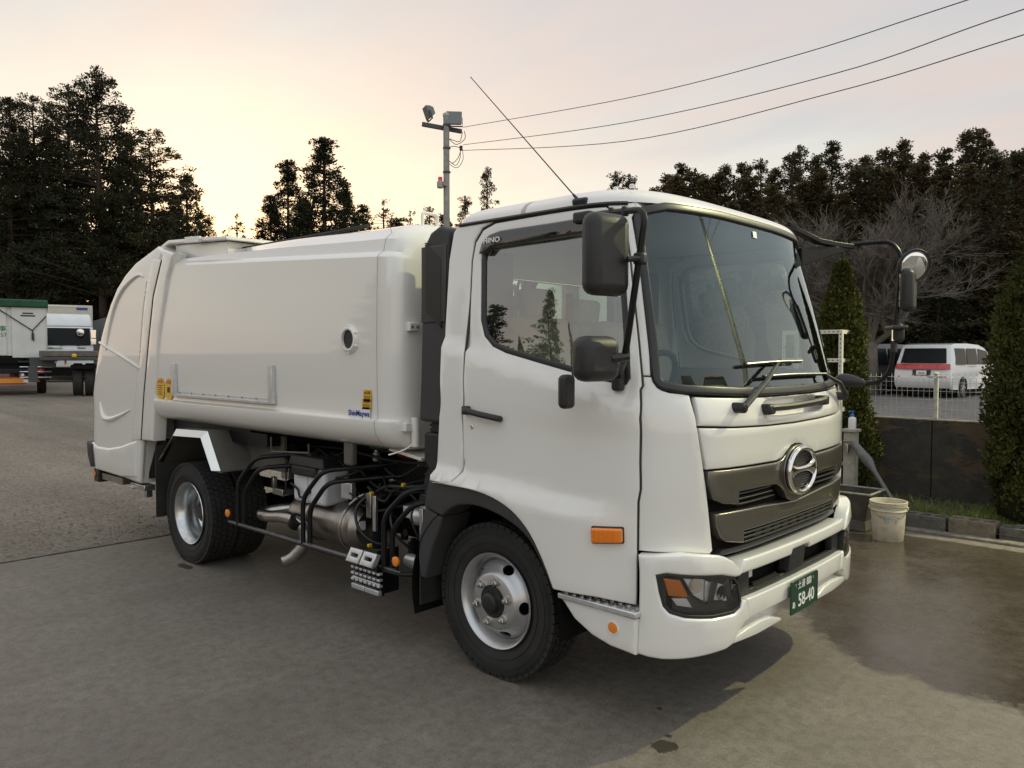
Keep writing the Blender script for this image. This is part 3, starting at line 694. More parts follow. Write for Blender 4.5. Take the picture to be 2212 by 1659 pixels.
KIND = dict(
    cedarA=(conifer(1, 15, 3.3, 2.2, 300, 'cedar', .55, 50, .20, 1.0, .05), 15), cedarB=(conifer(2, 15, 2.9, 2.0, 270, 'cedar2', .50, 50, .20, 1.05, .08), 15),
    cedarC=(conifer(3, 15, 1.8, 3.6, 170, 'cedar', .48, 46, .18, .85, .15), 15), spire=(conifer(4, 12, 2.9, .8, 380, 'dleaf', .45, 52, .16, .95, .03), 12),
    round=(conifer(5, 16, 3.6, 4.6, 330, 'dleaf', .55, 60, .17, .50, .10, .2), 16), roundB=(conifer(6, 16, 3.0, 4.8, 270, 'cedar', .50, 56, .17, .48, .14, -.3), 16),
    thin=(conifer(7, 12, 1.4, 3.0, 80, 'cedar', .36, 24, .20, .65, .2), 12))
def ground(px, dist):
    p = DEP(px, 764, dist); return (float(p[0]), float(p[1]), gz(p[0], p[1])-.05)
def plant(kind, px, vtop, dist, label, group, rz, sx=1., nm=None):
    l = ground(px, dist); h = 1.6835-l[2]+(764-vtop)*dist/PF; d, h0 = KIND[kind]
    return tree(nm or ('cedar_tree' if 'cedar' in kind or kind in ('spire', 'thin') else 'evergreen_tree'), d, l, h0, h, label, group, rz, sx)
rnd = random.Random(21)
LG = 'tall evergreens behind the parked lorries'
LEFT = [('round', 30, 228, 44, .95, 'broad dark evergreen rising behind the green-covered trailer'), ('roundB', 92, 222, 46, .95, 'tall dark evergreen standing between the two broad crowns behind the lorries'), ('round', 222, 165, 45, 1.0, 'tallest dark evergreen with a broad crown behind the white tractor cab'),
        ('roundB', 150, 200, 48, .95, 'dark evergreen with an open crown just behind the tallest one'), ('roundB', 338, 290, 46, 1.05, 'dark rounded evergreen on the sunset side of the tallest one'), ('cedarA', 408, 385, 48, 1.1, 'lower cedar at the sunset end of the tall evergreen group'),
        ('cedarC', 455, 470, 52, 1.0, 'small feathery cedar trailing off the tall evergreen group'), ('cedarA', 282, 300, 52, .9, 'dense cedar filling in behind the rounded evergreen'), ('round', -60, 260, 46, 1., 'broad evergreen at the far end of the lorry park'), ('cedarA', 60, 330, 47, 1., 'shorter cedar in front of the evergreen group'), ('cedarB', 170, 420, 47, .9, 'short brownish cedar under the tallest evergreen'), ('cedarA', 380, 430, 48, 1., 'dense low cedar beside the refuse body tailgate')]
for i, (k, px, v, d, sx, lab) in enumerate(LEFT): plant(k, px, v, d, lab, LG, i*1.7, sx)
MG_ = 'cedars standing behind the refuse body'
MID = [('thin', 515, 470, 60, 1.2, 'thin open cedar standing alone against the afterglow'), ('spire', 588, 430, 58, 1.05, 'left shoulder of the twin cedar clump, low and bushy'), ('spire', 625, 355, 60, 1.0, 'pointed cedar beside the tallest spire of the twin clump'), ('spire', 703, 308, 58, 1.15, 'tallest pointed spire of the twin cedar clump'), ('spire', 745, 400, 62, 1., 'dense cedar leaning on the tallest spire'),
       ('cedarA', 785, 450, 66, 1.3, 'low cedar at the foot of the tall spire'), ('cedarA', 858, 478, 70, 1.5, 'low bushy cedar between the thin-leader cedar and the pole'), ('cedarB', 960, 470, 70, 1.4, 'low brownish cedar right behind the floodlight pole'), ('cedarA', 660, 440, 64, 1.3, 'dark cedar filling the gap of the twin clump'), ('thin', 830, 440, 66, 1.3, 'small sparse cedar with a thin leader above the refuse body'), ('thin', 887, 462, 70, 1.2, 'tiny pale cedar near the lifting eye'), ('cedarC', 928, 452, 66, 1., 'bushy cedar just behind the floodlight pole'), ('cedarC', 1005, 430, 62, 1., 'bushy cedar on the cab side of the floodlight pole'), ('cedarC', 1052, 368, 60, .8, 'slender pointed cedar rising above the cab roof'), ('thin', 560, 500, 64, 1.4, 'low sparse cedar between the lone cedar and the twin clump')]
for i, (k, px, v, d, sx, lab) in enumerate(MID): plant(k, px, v, d, lab, MG_, i*2.1+.5, sx)
# wooded slope on the far right: tree by tree along the skyline, then a darker row in front
RG = 'trees of the wooded slope'
SKY = [(1328, 378), (1357, 384), (1440, 385), (1468, 362), (1498, 372), (1535, 392), (1562, 365), (1602, 360), (1638, 350), (1668, 372), (1705, 340), (1722, 322), (1758, 345), (1790, 316), (1830, 352), (1862, 345), (1905, 330), (1945, 312), (1985, 340), (2030, 330), (2078, 292), (2108, 288), (2140, 330), (2180, 336), (2212, 320), (2250, 290)]
kk = ['cedarC', 'cedarC', 'cedarB', 'cedarA', 'thin', 'cedarB', 'cedarA', 'cedarA', 'cedarC', 'cedarB', 'cedarA', 'cedarC', 'cedarB', 'cedarA', 'cedarC', 'cedarB', 'cedarA', 'cedarB', 'cedarB', 'cedarA', 'cedarA', 'cedarB', 'cedarC', 'cedarA', 'cedarB', 'cedarA']
for i, (px, v) in enumerate(SKY):
    d = 62-.020*(px-1328)+rnd.uniform(-4, 4); plant(kk[i], px, v, d, 'cedar on the skyline of the wooded slope behind the cab', RG, i*1.3, .95+.25*rnd.random())
for i in range(30):
    px = 1400+i*30+rnd.uniform(-10, 10); d = 50-.014*(px-1400)+rnd.uniform(-3, 3); v = 412-.06*(px-1400)+rnd.uniform(-28, 45)
    plant(rnd.choice(('cedarA', 'cedarB', 'cedarB')), px, v, d, 'evergreen in the front rows of the wooded slope', RG, i*.9, 1.4)
for i in range(20):
    px = 1560+i*36+rnd.uniform(-10, 10); plant(rnd.choice(('cedarA', 'spire', 'round')), px, 545+rnd.uniform(-40, 40), 40+rnd.uniform(-3, 3), 'low evergreen at the foot of the wooded slope', RG, i*1.9, 1.3)
# undergrowth that reads as one dark mass at the foot of the woods
ug_ = Leaves(31); rnd = random.Random(31)
def mass(px0, px1, d0, d1, n, z0, z1, s):
    for _ in range(n):
        px = rnd.uniform(px0, px1); d = rnd.uniform(d0, d1); p = DEP(px, 764, d); z = z0+(z1-z0)*rnd.random()**1.3
        ug_.add((p[0], p[1], gz(p[0], p[1])+z), s*.7, 34, (0, 0, 1), .30)
mass(-80, 480, 54, 62, 1300, 0, 6.0, 1.3); mass(440, 1450, 68, 80, 1500, 0, 7.5, 1.4); mass(-700, -80, 52, 64, 1100, 0, 9., 1.5); mass(1350, 2300, 38, 52, 1600, 0, 4.2, 1.2)
tag(ug_.build('undergrowth', 'dleaf'), 'dark mass of undergrowth at the foot of the woods', 'undergrowth', kind='stuff')

# bare broadleaf tree beyond the cars
def bare_tree(seed, H, trunk_h, spread, depth, n0=5):
    rnd = random.Random(seed); m = MB(); tw = MB()
    def grow(p, d, L_, r, lev):
        n = 3 if lev > 2 else 2; pts = [p]; q = p.copy(); dd = d.copy()
        for i in range(n):
            dd = (dd+Vector((rnd.gauss(0, .20), rnd.gauss(0, .20), rnd.gauss(.03, .14)))).normalized(); q = q+dd*L_/n; pts.append(q.copy())
        (m if lev > depth-3 else tw).tube([tuple(x) for x in pts], [r*(1-.35*i/n) for i in range(n+1)], 6 if lev > depth-2 else (4 if lev > 1 else 3), cap=False)
        if lev == 0: return
        k = rnd.choice((2, 3, 3)) if lev > 1 else rnd.choice((2, 3, 4))
        for j in range(k):
            ax = dd.orthogonal().normalized(); ax = Matrix.Rotation(rnd.uniform(0, 6.3), 3, dd) @ ax; nd_ = Matrix.Rotation(rnd.uniform(.25, .75), 3, ax) @ dd
            nd_ = (nd_+Vector((0, 0, .10))).normalized(); f = rnd.uniform(.55, 1.); i0 = pts[max(1, int(f*n))]
            grow(i0, nd_, L_*rnd.uniform(.56, .80), max(.006, r*.55), lev-1)
        grow(q, dd, L_*.74, max(.006, r*.58), lev-1)
    m.tube([(0, 0, -.2), (.03, .02, trunk_h*.5), (0, 0, trunk_h)], [.26, .20, .18], 9)
    for j in range(n0):
        a = 6.283*j/n0+rnd.uniform(-.3, .3); grow(Vector((0, 0, trunk_h*rnd.uniform(.75, 1.))), Vector((math.cos(a)*spread, math.sin(a)*spread, 1)).normalized(), H*.20, .10, depth)
    A = m.build('limbs', 'twig', None, ang=180, flip=False); B_ = tw.build('twigs', 'twig', None, smooth=False, flip=False)
    da, db = A.data, B_.data; bpy.data.objects.remove(A); bpy.data.objects.remove(B_); return da, db
BD = bare_tree(11, 8.2, 1.7, .62, 6, 5)
def place_bare(loc, sc, rz, label, group=None):
    t = thing('bare_tree', label, 'tree', loc, group, rz); t.scale = sc
    for nm, me in (('trunk', BD[0]), ('twigs', BD[1])):
        o = bpy.data.objects.new(nm, me); COL.objects.link(o); o.parent = t
    return t
l = ground(1878, 27); place_bare(l, (1.32, 1.32, 1.12), .4, 'leafless spreading tree standing behind the parked minivans')
# trees behind the photographer, seen only as reflections in the truck
for i, (x, y, h) in enumerate(((-9.5, -15, 5.2), (-13, -17, 5.6), (-16.5, -15.5, 5.4), (-7, -17, 5.0))): place_bare((x, y, -.05), (h/8.6,)*3, i*1.7+.3, 'low leafless tree near the slab edge, mirrored in the door window', 'trees mirrored in the truck')
for i, (x, y, h) in enumerate(((-9, -26, 9), (-3.5, -24, 9.5), (2, -27, 10), (-14, -27, 9), (8, -25, 9))): place_bare((x, y, -.05), (h/8.6,)*3, i*1.1, 'leafless tree behind the photographer, mirrored in the truck windows', 'trees mirrored in the truck')
for i, (x, y, h, k) in enumerate(((-24, -30, 11, 'cedarA'), (-20, -31, 9, 'cedarB'), (-28, -29, 10, 'cedarA'), (-33, -31, 12, 'cedarB'), (-38, -30, 10, 'cedarA'), (-11.5, -33, 7.5, 'cedarA'), (-6, -34, 6.5, 'spire'), (0, -34, 6, 'cedarB'), (5, -33, 7, 'spire'))):
    d, h0 = KIND[k]; tree('cedar_tree', d, (x, y, -.05), h0, h, 'cedar behind the photographer, mirrored in the truck side', 'trees mirrored in the truck', i, 1.3)

# garden conifers by the wall
def garden_conifer(seed, H, r0, n):
    rnd = random.Random(seed); m = Leaves(seed+50)
    for _ in range(n):
        t = rnd.random()**.8; z = .05+H*t; rr = r0*(1-t**1.5)**.75*min(1., .55+t*2.2)*(1+.10*math.sin(9*t+seed))*(.66+.38*rnd.random())+.01; a = rnd.uniform(0, 6.283); rr *= 1+.12*math.sin(3*a+7*t)+.07*math.sin(7*a+23*t)
        d = Vector((math.cos(a), math.sin(a), 0)); m.add(d*rr+Vector((0, 0, z)), .055, 12, (d.x*.4, d.y*.4, 1.), .042, 1.2)
    t = MB(); t.tube([(0, 0, -.05), (0, 0, H*.9)], [.05, .01], 7)
    core = MB(); core.lathe([(r0*.70*(1-(k/10)**1.5)**.75+.004, .10+H*.93*k/10) for k in range(11)], (0, 0, 0), 'z', 14)
    o = m.build('crown', 'cyp'); o2 = t.build('trunk', 'bark', None); c2 = core.build('inner_crown', 'dleaf', None, ang=180); r = (o, o2, c2); return r
GC = 'clipped conical conifers in the planting bed'
def place_garden(seed, H, r0, n, loc, label):
    t = thing('garden_conifer', label, 'conifer', loc, GC)
    for o in garden_conifer(seed, H, r0, n): o.parent = t
place_garden(1, 2.55, .36, 4200, (-.46, 5.02, .06), 'conical garden conifer standing behind the white slotted rack')
gp = AT(2262, 1090, 'y', 4.98); place_garden(2, 3.0, .60, 8500, (float(gp[0])+.02, 4.95, .06), 'large conical garden conifer standing before the end of the mesh fence')

# ------------------------------------------------------------------ floodlight pole with crossarm, wires, utility pole with the lit lamp
MT['pole'] = M('galvanised_pole', (.27, .265, .25), .55, .3, var=.2, vs=9); MT['darksteel'] = M('dark_steel', (.07, .075, .075), .5, .3); MT['floodback'] = M('floodlight_grey', (.16, .17, .165), .45, .4)
PD = 20.; pl0 = ground(966, PD); SP_ = thing('floodlight_pole', 'grey steel pole with two floodlights and a red beacon behind the cab', 'pole', pl0)
def lp(px, py, dd=0.): p = DEP(px, py, PD+dd); return Vector((p[0]-pl0[0], p[1]-pl0[1], p[2]-pl0[2]))
top = lp(964, 250); MB().tube([(0, 0, -.3), (top.x, top.y, top.z)], [.088, .078], 14).build('pole_shaft', 'pole', SP_)
m = MB(); m.lathe([(.088, -.02), (.09, 0), (.085, .05), (.05, .075), (0, .08)], tuple(top), 'z', 14); m.build('pole_cap', M('pole_cap', (.45, .44, .40), .6), SP_)
a, b = lp(913, 266, -.15), lp(999, 282, .15); ar = (b-a).normalized(); mid_ = (a+b)/2; m = MB(); q = Matrix((ar, Vector((0, 0, 1)).cross(ar).normalized(), ar.cross(Vector((0, 0, 1)).cross(ar).normalized()))).transposed(); m.box((mid_.x+.09*q[0][1], mid_.y+.09*q[1][1], mid_.z), ((b-a).length, .075, .11), q); m.build('crossarm', 'darksteel', SP_, bevel=.01)
def flood(c, yaw, tilt, w, h):
    m = MB(); m.loft([[(s*w/2*k, d, t*h/2*k) for s, t in ((-1, -1), (1, -1), (1, 1), (-1, 1))] for d, k in ((-.16, .55), (-.05, .9), (.03, 1.), (.04, 1.))]); m.box((0, .045, 0), (w*1.04, .012, h*1.04)); o = m.build('floodlight', 'floodback', SP_, bevel=.01, flip=True)
    m = MB(); m.box((-w/2-.02, 0, -h*.3), (.012, .05, h*.7)); m.box((w/2+.02, 0, -h*.3), (.012, .05, h*.7)); m.box((0, 0, -h*.65), (w+.05, .05, .012)); m.build('floodlight_bracket', 'darksteel', o)
    o.location = c; o.rotation_euler = (tilt, 0, yaw)
flood(lp(924, 243), R(155), R(-20), .32, .30); flood(lp(981, 256), R(228), R(12), .38, .33)
for v in (270, 320, 372): c = lp(965, v); m = MB(); m.lathe([(.098, -.02), (.100, 0), (.098, .02)], tuple(c), 'z', 14); m.build('pole_band', 'darksteel', SP_)
bc = lp(951, 395, -.1); m = MB(); m.lathe([(.075, -.13), (.085, -.10), (.085, .02), (.06, .05), (0, .05)], tuple(bc), 'z', 18); m.build('beacon_base', M('beacon_grey', (.38, .36, .31), .6), SP_); m = MB(); m.lathe([(.056, .05), (.056, .13), (.05, .145), (0, .146)], tuple(bc), 'z', 18); m.build('beacon_lens', M('beacon_red', (.75, .04, .02), .25), SP_); m = MB(); m.box(tuple((bc+lp(966, 398))/2-Vector((0, 0, .02))), (.16, .16, .09)); m.build('beacon_bracket', 'pole', SP_)
MT['wire'] = M('black_wire', (.025, .024, .023), .6)
m = MB()
for pts in (((967, 296), (985, 312), (1004, 300), (1003, 283)), ((972, 300), (992, 306), (998, 290), (998, 284)), ((968, 340), (972, 355), (988, 362), (1000, 345), (999, 322)), ((968, 345), (978, 352), (990, 340), (996, 322)), ((968, 330), (969, 345), (985, 357), (994, 340), (994, 322)), ((970, 318), (982, 316), (995, 320))): m.tube(smooth_path([lp(*q) for q in pts], 6), .009, 4)
m.build('jumper_wires', 'wire', SP_)
m = MB(); m.lathe([(.03, -.06), (.05, -.03), (.03, 0), (.05, .03), (.03, .06)], tuple(lp(996, 320)), 'z', 10); m.build('insulator', 'darksteel', SP_)
UPX, UPY = 4.7, 6.35
UPOLE = thing('utility_pole', 'concrete utility pole with a lit street lamp, mirrored in the windscreen', 'utility pole', (UPX, UPY, .0))
MB().tube([(0, 0, -.3), (0, 0, 8.6)], [.16, .11], 16).build('pole_shaft', 'pole', UPOLE)
for z in (8.2, 7.6): m = MB(); m.box((0, 0, z), (1.5, .09, .09), (0, 0, .7)); m.build('crossarm', 'darksteel', UPOLE)
m = MB(); m.lathe([(.2, 0), (.24, .05), (.24, .55), (.2, .6), (0, .6)], (.25, .25, 6.9), 'z', 18); m.build('transformer', 'floodback', UPOLE)
LMP = Vector((-.35, -.75, 6.55))
m = MB(); m.tube(smooth_path([(0, 0, 6.3), (-.12, -.3, 6.55), tuple(LMP+Vector((0, .1, .05)))], 4), .022, 8); m.build('lamp_arm', 'pole', UPOLE)
m = MB(); m.box(tuple(LMP), (.16, .42, .09), (0, 0, -.43)); m.build('lamp_housing', 'floodback', UPOLE, bevel=.03)
em_ = NT('lamp_glow'); em_.set(Base_Color=(.9, .9, .6), Emission_Color=(1., .93, .50), Emission_Strength=60.)
m = MB(); m.box(tuple(LMP-Vector((0, .0, .055))), (.12, .34, .03), (0, 0, -.43)); m.build('lamp_lens', em_.m, UPOLE, bevel=.01)
ld = bpy.data.lights.new('street_lamp_light', 'SPOT'); lo = bpy.data.objects.new('street_lamp_light', ld); COL.objects.link(lo); lo.parent = UPOLE; lo.location = LMP-Vector((0, 0, .09)); ld.energy = 2100; ld.color = (1., .95, .50); ld.shadow_soft_size = .10; ld.spot_size = R(150); ld.spot_blend = .5
lo.rotation_euler = Vector((.30, .45, 1)).to_track_quat('Z', 'Y').to_euler()
for i, (p0, pth, z1, lab) in enumerate((((1000, 275), ((1350, 213), (1700, 125), (2090, 0)), 6.0, 'uppermost black overhead wire running from the crossarm of the floodlight pole'), ((1000, 313), ((1350, 265), (1800, 160), (2212, 20)), 5.75, 'middle black overhead wire running from the floodlight pole band'), ((1000, 325), ((1350, 305), (1800, 200), (2212, 75)), 5.55, 'lowest black overhead wire, sagging most, running from the floodlight pole band'))):
    A_ = np.array(lp(*p0))+np.array(pl0); E_ = np.array([UPX, UPY, z1]); pts = [A_]
    # distance along the span from the crossing of each pixel ray with the vertical plane through both ends
    nrm = np.cross(E_-A_, [0, 0, 1.])
    for q in pth:
        d = ray(*q); t = np.dot(A_-CO, nrm)/np.dot(d, nrm); pts.append(CO+d*t)
    pts.append(E_); o = MB().tube(smooth_path(pts, 8), .0075, 5, cap=False).build('overhead_wire', 'wire', ang=180); tag(o, lab, 'wire', 'overhead wires')

# ------------------------------------------------------------------ parked cars beyond the fence
MT['carwhite'] = M('car_white', (.76, .77, .78), .22, coat=1.); MT['cargrey'] = M('car_dark_grey', (.035, .036, .04), .22, coat=1.); MT['carglass'] = M('dark_car_glass', (.012, .013, .014), .15, spec=.12); MT['tail'] = M('tail_lamp_red', (.50, .012, .010), .15, coat=1.)
def minivan(loc, rz, label, paint, plate):
    v = thing('minivan', label, 'car', loc, 'minivans parked beyond the fence', rz)      # rear face towards -x, length along +x
    Lc, Wc, Hc = 4.75, 1.80, 1.78
    prof = [(0., .42), (-.03, .62), (.02, .95), (.04, 1.02), (.12, 1.20), (.24, 1.60), (.32, 1.72), (.60, 1.765), (1.6, 1.78), (2.6, 1.74), (3.05, 1.66), (3.55, 1.35), (3.95, 1.08), (4.5, .92), (4.72, .72), (4.75, .40), (4.6, .24), (.15, .26)]
    def sec(y, k): return [(x*(1-.0)+ (0 if z < 1.0 else .06*k), y, z-(.03*k if z > 1.6 else 0)) for x, z in prof]
    m = MB(); W = Wc/2
    ys = [(-W+.0, 2.2), (-W+.03, 1.2), (-W+.12, .4), (-.4, 0), (.4, 0), (W-.12, .4), (W-.03, 1.2), (W, 2.2)]
    secs = []
    for y, k in ys:
        s = []
        for x, z in prof:
            tum = 0 if z < .95 else .14*((z-.95)/.8); yy = y*(1-tum/W*1.0) if abs(y) > .3 else y
            cx = 2.3; shrink = {2.2: .055, 1.2: .02, .4: .004, 0: 0}[k]; s.append((cx+(x-cx)*(1-shrink*.5), yy, z-(shrink*.9 if z > 1.5 else (shrink*.4 if z > .9 else -shrink*.3))))
        secs.append(s)
    m.loft(secs); m.build('car_body', paint, v, ang=38)
    # glass: rear window, side windows
    def sidey(z, s): return s*(W*(1-(0 if z < .95 else .14*((z-.95)/.8))/W)+.004)
    rw = [(.085, 1.10), (.215, 1.53)]
    def rear(y0, y1, z0, z1, mat, nm, off=.012, seg=8):
        def xr(z): return float(np.interp(z, [.42, .62, .95, 1.02, 1.2, 1.6, 1.72], [0, -.03, .02, .04, .12, .24, .32]))
        mm = MB(); vs = []
        for y in np.linspace(y0, y1, seg):
            for z in np.linspace(z0, z1, 4):
                tum = 0 if z < .95 else .14*((z-.95)/.8); yy = y*(1-tum/W); e_ = .09*max(0, (abs(y)-.55)/.35)**2; vs.append((xr(z)-off+e_, yy, z))
        mm.add(vs, [(i*4+j, (i+1)*4+j, (i+1)*4+j+1, i*4+j+1) for i in range(seg-1) for j in range(3)]); return mm.build(nm, mat, v, ang=180, flip=False)
    rear(-.74, .74, 1.12, 1.60, 'carglass', 'rear_window', .035); rear(-.86, .86, .93, 1.10, 'tail', 'tail_lamp', .085, 14)
    for y in (-.50, .50): rear(y-.005, y+.005, .93, 1.10, 'ink', 'lamp_seam', .09, 2)
    pass
    rear(-.28, .28, .72, .90, 'ink', 'plate_recess', .03, 4); rear(-.16, .16, .74, .885, 'sticker', 'number_plate', .04, 3); rear(-.82, -.68, .66, .70, 'tail', 'reflector', .03, 3); rear(.68, .82, .66, .70, 'tail', 'reflector', .03, 3)
    if plate: text_mesh(plate, .085, 'plate_lettering', 'green', v, basis((-.052, 0, .79), (0, -1, 0), (0, 0, 1)), bold=.001)
    m = MB(); m.tube([(-.045, .04*math.cos(t), 1.015+.03*math.sin(t)) for t in np.linspace(-math.pi, 0, 9)], .006, 5); m.tube([(-.045, -.04, 1.015), (-.045, -.045, 1.045)], .006, 5); m.tube([(-.045, .04, 1.015), (-.045, .045, 1.045)], .006, 5); m.tube([(-.045, -.03, 1.01), (-.045, .03, 1.01)], .005, 5); m.build('badge', 'chrome', v)
    m = MB(); m.tube([(.085, .1, 1.135), (.12, -.32, 1.15)], .012, 5); m.build('rear_wiper', 'ink', v)
    for s in (-1, 1):
        for x0, x1, nm in ((.42, 1.30, 0), (1.36, 2.25, 1), (2.31, 3.15, 2)):
            q = [(x0+.02, 1.08), (x1-.0, 1.07), (x1-(.0 if nm < 2 else .30) if False else x1+(.25 if nm == 2 else 0), 1.06), (x1, 1.52 if nm == 2 else 1.60), (x0+.06, 1.60)]
            mm = MB(); mm.add([(x, sidey(z, s), z) for x, z in q], [tuple(range(5)) if s < 0 else tuple(range(4, -1, -1))]); mm.build('side_window', 'carglass', v, flip=False)
        for x in (.95, 3.75):
            mm = MB(); mm.lathe([(.20, .10), (.29, .10), (.325, .07), (.33, 0), (.325, -.09), (.30, -.11), (.21, -.10), (.20, -.09)], (x, s*(W-.09), .33), 'y', 32, close=True); w_ = mm.build('wheel', 'tyre', v, ang=40)
            mm = MB(); mm.lathe([(.21, -s*-.06), (.20, s*.085), (.05, s*.06), (0, s*.06)], (x, s*(W-.09), .33), 'y', 24); mm.build('wheel_rim', 'dark', w_)
            for k in range(7): t = 2*math.pi*k/7; mm = MB(); mm.box((x+.105*math.cos(t), s*(W-.005), .33+.105*math.sin(t)), (.19, .02, .035), (0, -t, 0)); mm.build('rim_spoke', 'rim', w_, bevel=.005)
            mm = MB(); mm.lathe([(.345, -.01), (.37, .0), (.345, .01)], (x, s*(W-.01), .33), 'y', 32, close=True); mm.build('wheel_arch', paint, v)
            mm = MB(); mm.lathe([(.36, -.06), (.36, .012), (0, .012)], (x, s*(W-.06)+(0 if s > 0 else 0), .33), 'y', 32); mm.build('wheel_well', 'dark', v)
        mm = MB(); mm.box((3.2, s*(W+.09), 1.14), (.12, .2, .15)); mm.build('door_mirror', paint, v, bevel=.03)
        mm = MB(); mm.box((1.7, s*(W+.004), 1.0), (.5, .012, .012)); mm.box((2.6, s*(W+.01), .88), (.18, .02, .03)); mm.build('door_handle', 'ink', v)
    m = MB(); m.box((2.2, 0, .25), (4.2, 1.6, .2)); m.build('underbody', 'dark', v)
    return v
c0 = ground(1990, 25.6); rzc = math.atan2(FW[1], FW[0])+R(-50)
ca = DEP(1992, 764, 25.4); minivan((float(ca[0]), float(ca[1]), gz(ca[0], ca[1])+.012), rzc, 'white minivan with a full-width red tail lamp parked beyond the mesh fence', 'carwhite', '10-05')
cb = DEP(1815, 764, 27.5); minivan((float(cb[0]), float(cb[1]), gz(cb[0], cb[1])+.012), rzc+R(-16), 'dark grey minivan parked beside the white one beyond the fence', 'cargrey', None)
# taller mesh fence behind the cars
fb = thing('rear_mesh_fence', 'white mesh fence along the foot of the woods behind the minivans', 'fence', (0, 0, 0)); p0, p1 = ground(1750, 33), ground(2320, 31); m = MB(); dv = Vector(p1)-Vector(p0); n_ = int(dv.length/.10)
for k in range(n_+1): q = Vector(p0)+dv*k/n_; m.tube([tuple(q), tuple(q+Vector((0, 0, 1.5)))], .006, 3, cap=False)
for z in np.arange(.05, 1.5, .15): m.tube([tuple(Vector(p0)+Vector((0, 0, z))), tuple(Vector(p1)+Vector((0, 0, z)))], .006, 3, cap=False)
tag(m.build('mesh_wires', 'fence', fb, smooth=False), kind='stuff')
for k in range(0, 7): q = Vector(p0)+dv*k/6; m = MB(); m.box((q.x, q.y, q.z+.76), (.06, .06, 1.55)); m.build('fence_post', 'fence', fb)

# ------------------------------------------------------------------ parked lorries on the left
MT['lorry'] = M('lorry_white', (.72, .73, .74), .35, var=.06, vs=2, coat=.5); MT['tarp'] = M('green_tarpaulin', (.012, .075, .035), .7, var=.3, vs=4, bump=.3, bs=8); MT['trailer'] = M('trailer_white', (.64, .64, .62), .45, var=.1, vs=1.5); MT['wood'] = M('deck_timber', (.13, .115, .10), .8, var=.3, vs=6)
VD = math.atan2(FW[1], FW[0])
def local(px, dist, rz): p = DEP(px, 764, dist); return (float(p[0]), float(p[1]), gz(p[0], p[1])), rz
def wheel2(par, x, y, r=.5, w=.28):
    m = MB(); m.lathe([(r*.55, w*.4), (r*.62, w*.5), (r*.93, w*.5), (r, w*.38), (r, -w*.38), (r*.93, -w*.5), (r*.62, -w*.5), (r*.55, -w*.4)], (x, y, r), 'y', 32, close=True); o = m.build('wheel', 'tyre', par, ang=45)
    m = MB(); m.lathe([(r*.56, -w*.42), (r*.45, -w*.2), (r*.2, -w*.3), (0, -w*.3)], (x, y, r), 'y', 24); m.build('wheel_rim', 'galv', o); return o
# frame: local +x points away from the camera, +y to the image left
def lorry(name, px, dist, drz, label): (l, rz) = local(px, dist, VD+drz); return thing(name, label, 'lorry' if 'trailer' not in name else 'trailer', l, None, rz)
TRL = lorry('tipper_trailer', 15, 25.5, R(31), 'white tipper trailer with a green tarpaulin edge parked on the yard')
m = MB(); m.prism([(1.35, 1.28), (-1.04, 1.28), (-1.14, 1.36), (-1.14, 2.92), (1.35, 2.92)], 'x', .05, 9.0); m.build('trailer_box', 'trailer', TRL, bevel=.02)
m = MB(); m.box((.02, -.62, 2.06), (.04, .95, 1.68)); m.box((.02, .80, 2.10), (.04, 1.6, 1.60)); m.build('tail_door', 'trailer', TRL, bevel=.01)
m = MB(); m.box((4.5, .1, 3.0), (9.2, 2.56, .26)); m.build('tarpaulin', 'tarp', TRL, bevel=.05, seg=3)
for a, b in (((-.02, .35, 2.9), (-.03, -.72, 2.12)), ((-.03, -.72, 2.12), (-.02, -1.12, 2.60)), ((-.03, -.72, 2.12), (-.03, -.76, 1.78))): m = MB(); m.tube([a, b], .018, 6); m.build('tarp_rope', 'ink', TRL)
m = MB(); m.box((-.035, -.73, 1.92), (.03, .07, .22)); m.build('rope_hook', 'ink', TRL)
lb = lambda y, z: basis((-.012, y, z), (0, -1, 0), (0, 0, 1))
text_mesh('商事', .20, 'company_lettering', 'green', TRL, lb(.20, 2.16), extrude=.002); text_mesh('-8157', .18, 'phone_lettering', 'green', TRL, lb(.20, 1.96), extrude=.002)
for z, w in ((2.68, .3), (2.6, .42)): m = MB(); m.box((-.004, -.6, z), (.004, w, .045)); m.build('printed_line', 'ink', TRL)
m = MB(); m.box((.5, 0, .92), (1.0, 2.3, .28)); m.box((4, 0, 1.1), (8, .9, .3)); m.build('chassis', 'dark', TRL, bevel=.02)
m = MB(); m.box((.02, .0, .78), (.12, 2.36, .16)); m.box((.02, 0, .52), (.12, 2.36, .10)); m.build('tail_bar', 'frame', TRL, bevel=.02)
m = MB(); m.box((-.06, -.72, .78), (.03, .22, .15)); m.build('tail_lamp', 'amber', TRL, bevel=.01); m = MB(); m.box((-.06, -.94, .78), (.03, .2, .15)); m.build('tail_lamp', 'tail', TRL, bevel=.01)
m = MB(); m.box((-.05, .05, .47), (.02, 1.1, .24)); m.build('red_reflector_board', 'tail', TRL, bevel=.005); m = MB(); m.box((-.062, .05, .47), (.01, .98, .15)); m.build('yellow_reflector_board', M('reflective_yellow', (.70, .32, .03), .4), TRL)
m = MB(); m.prism([(-.92, .42), (-.70, .42), (-.81, .58)], 'x', -.07, -.05); m.build('triangle_reflector', 'tail', TRL)
m = MB(); m.box((-.06, .62, .76), (.02, .44, .22)); o = m.build('number_plate', 'plate', TRL); text_mesh('55', .17, 'plate_lettering', 'white', o, basis((-.071, .53, .74), (0, -1, 0), (0, 0, 1)), bold=.002)
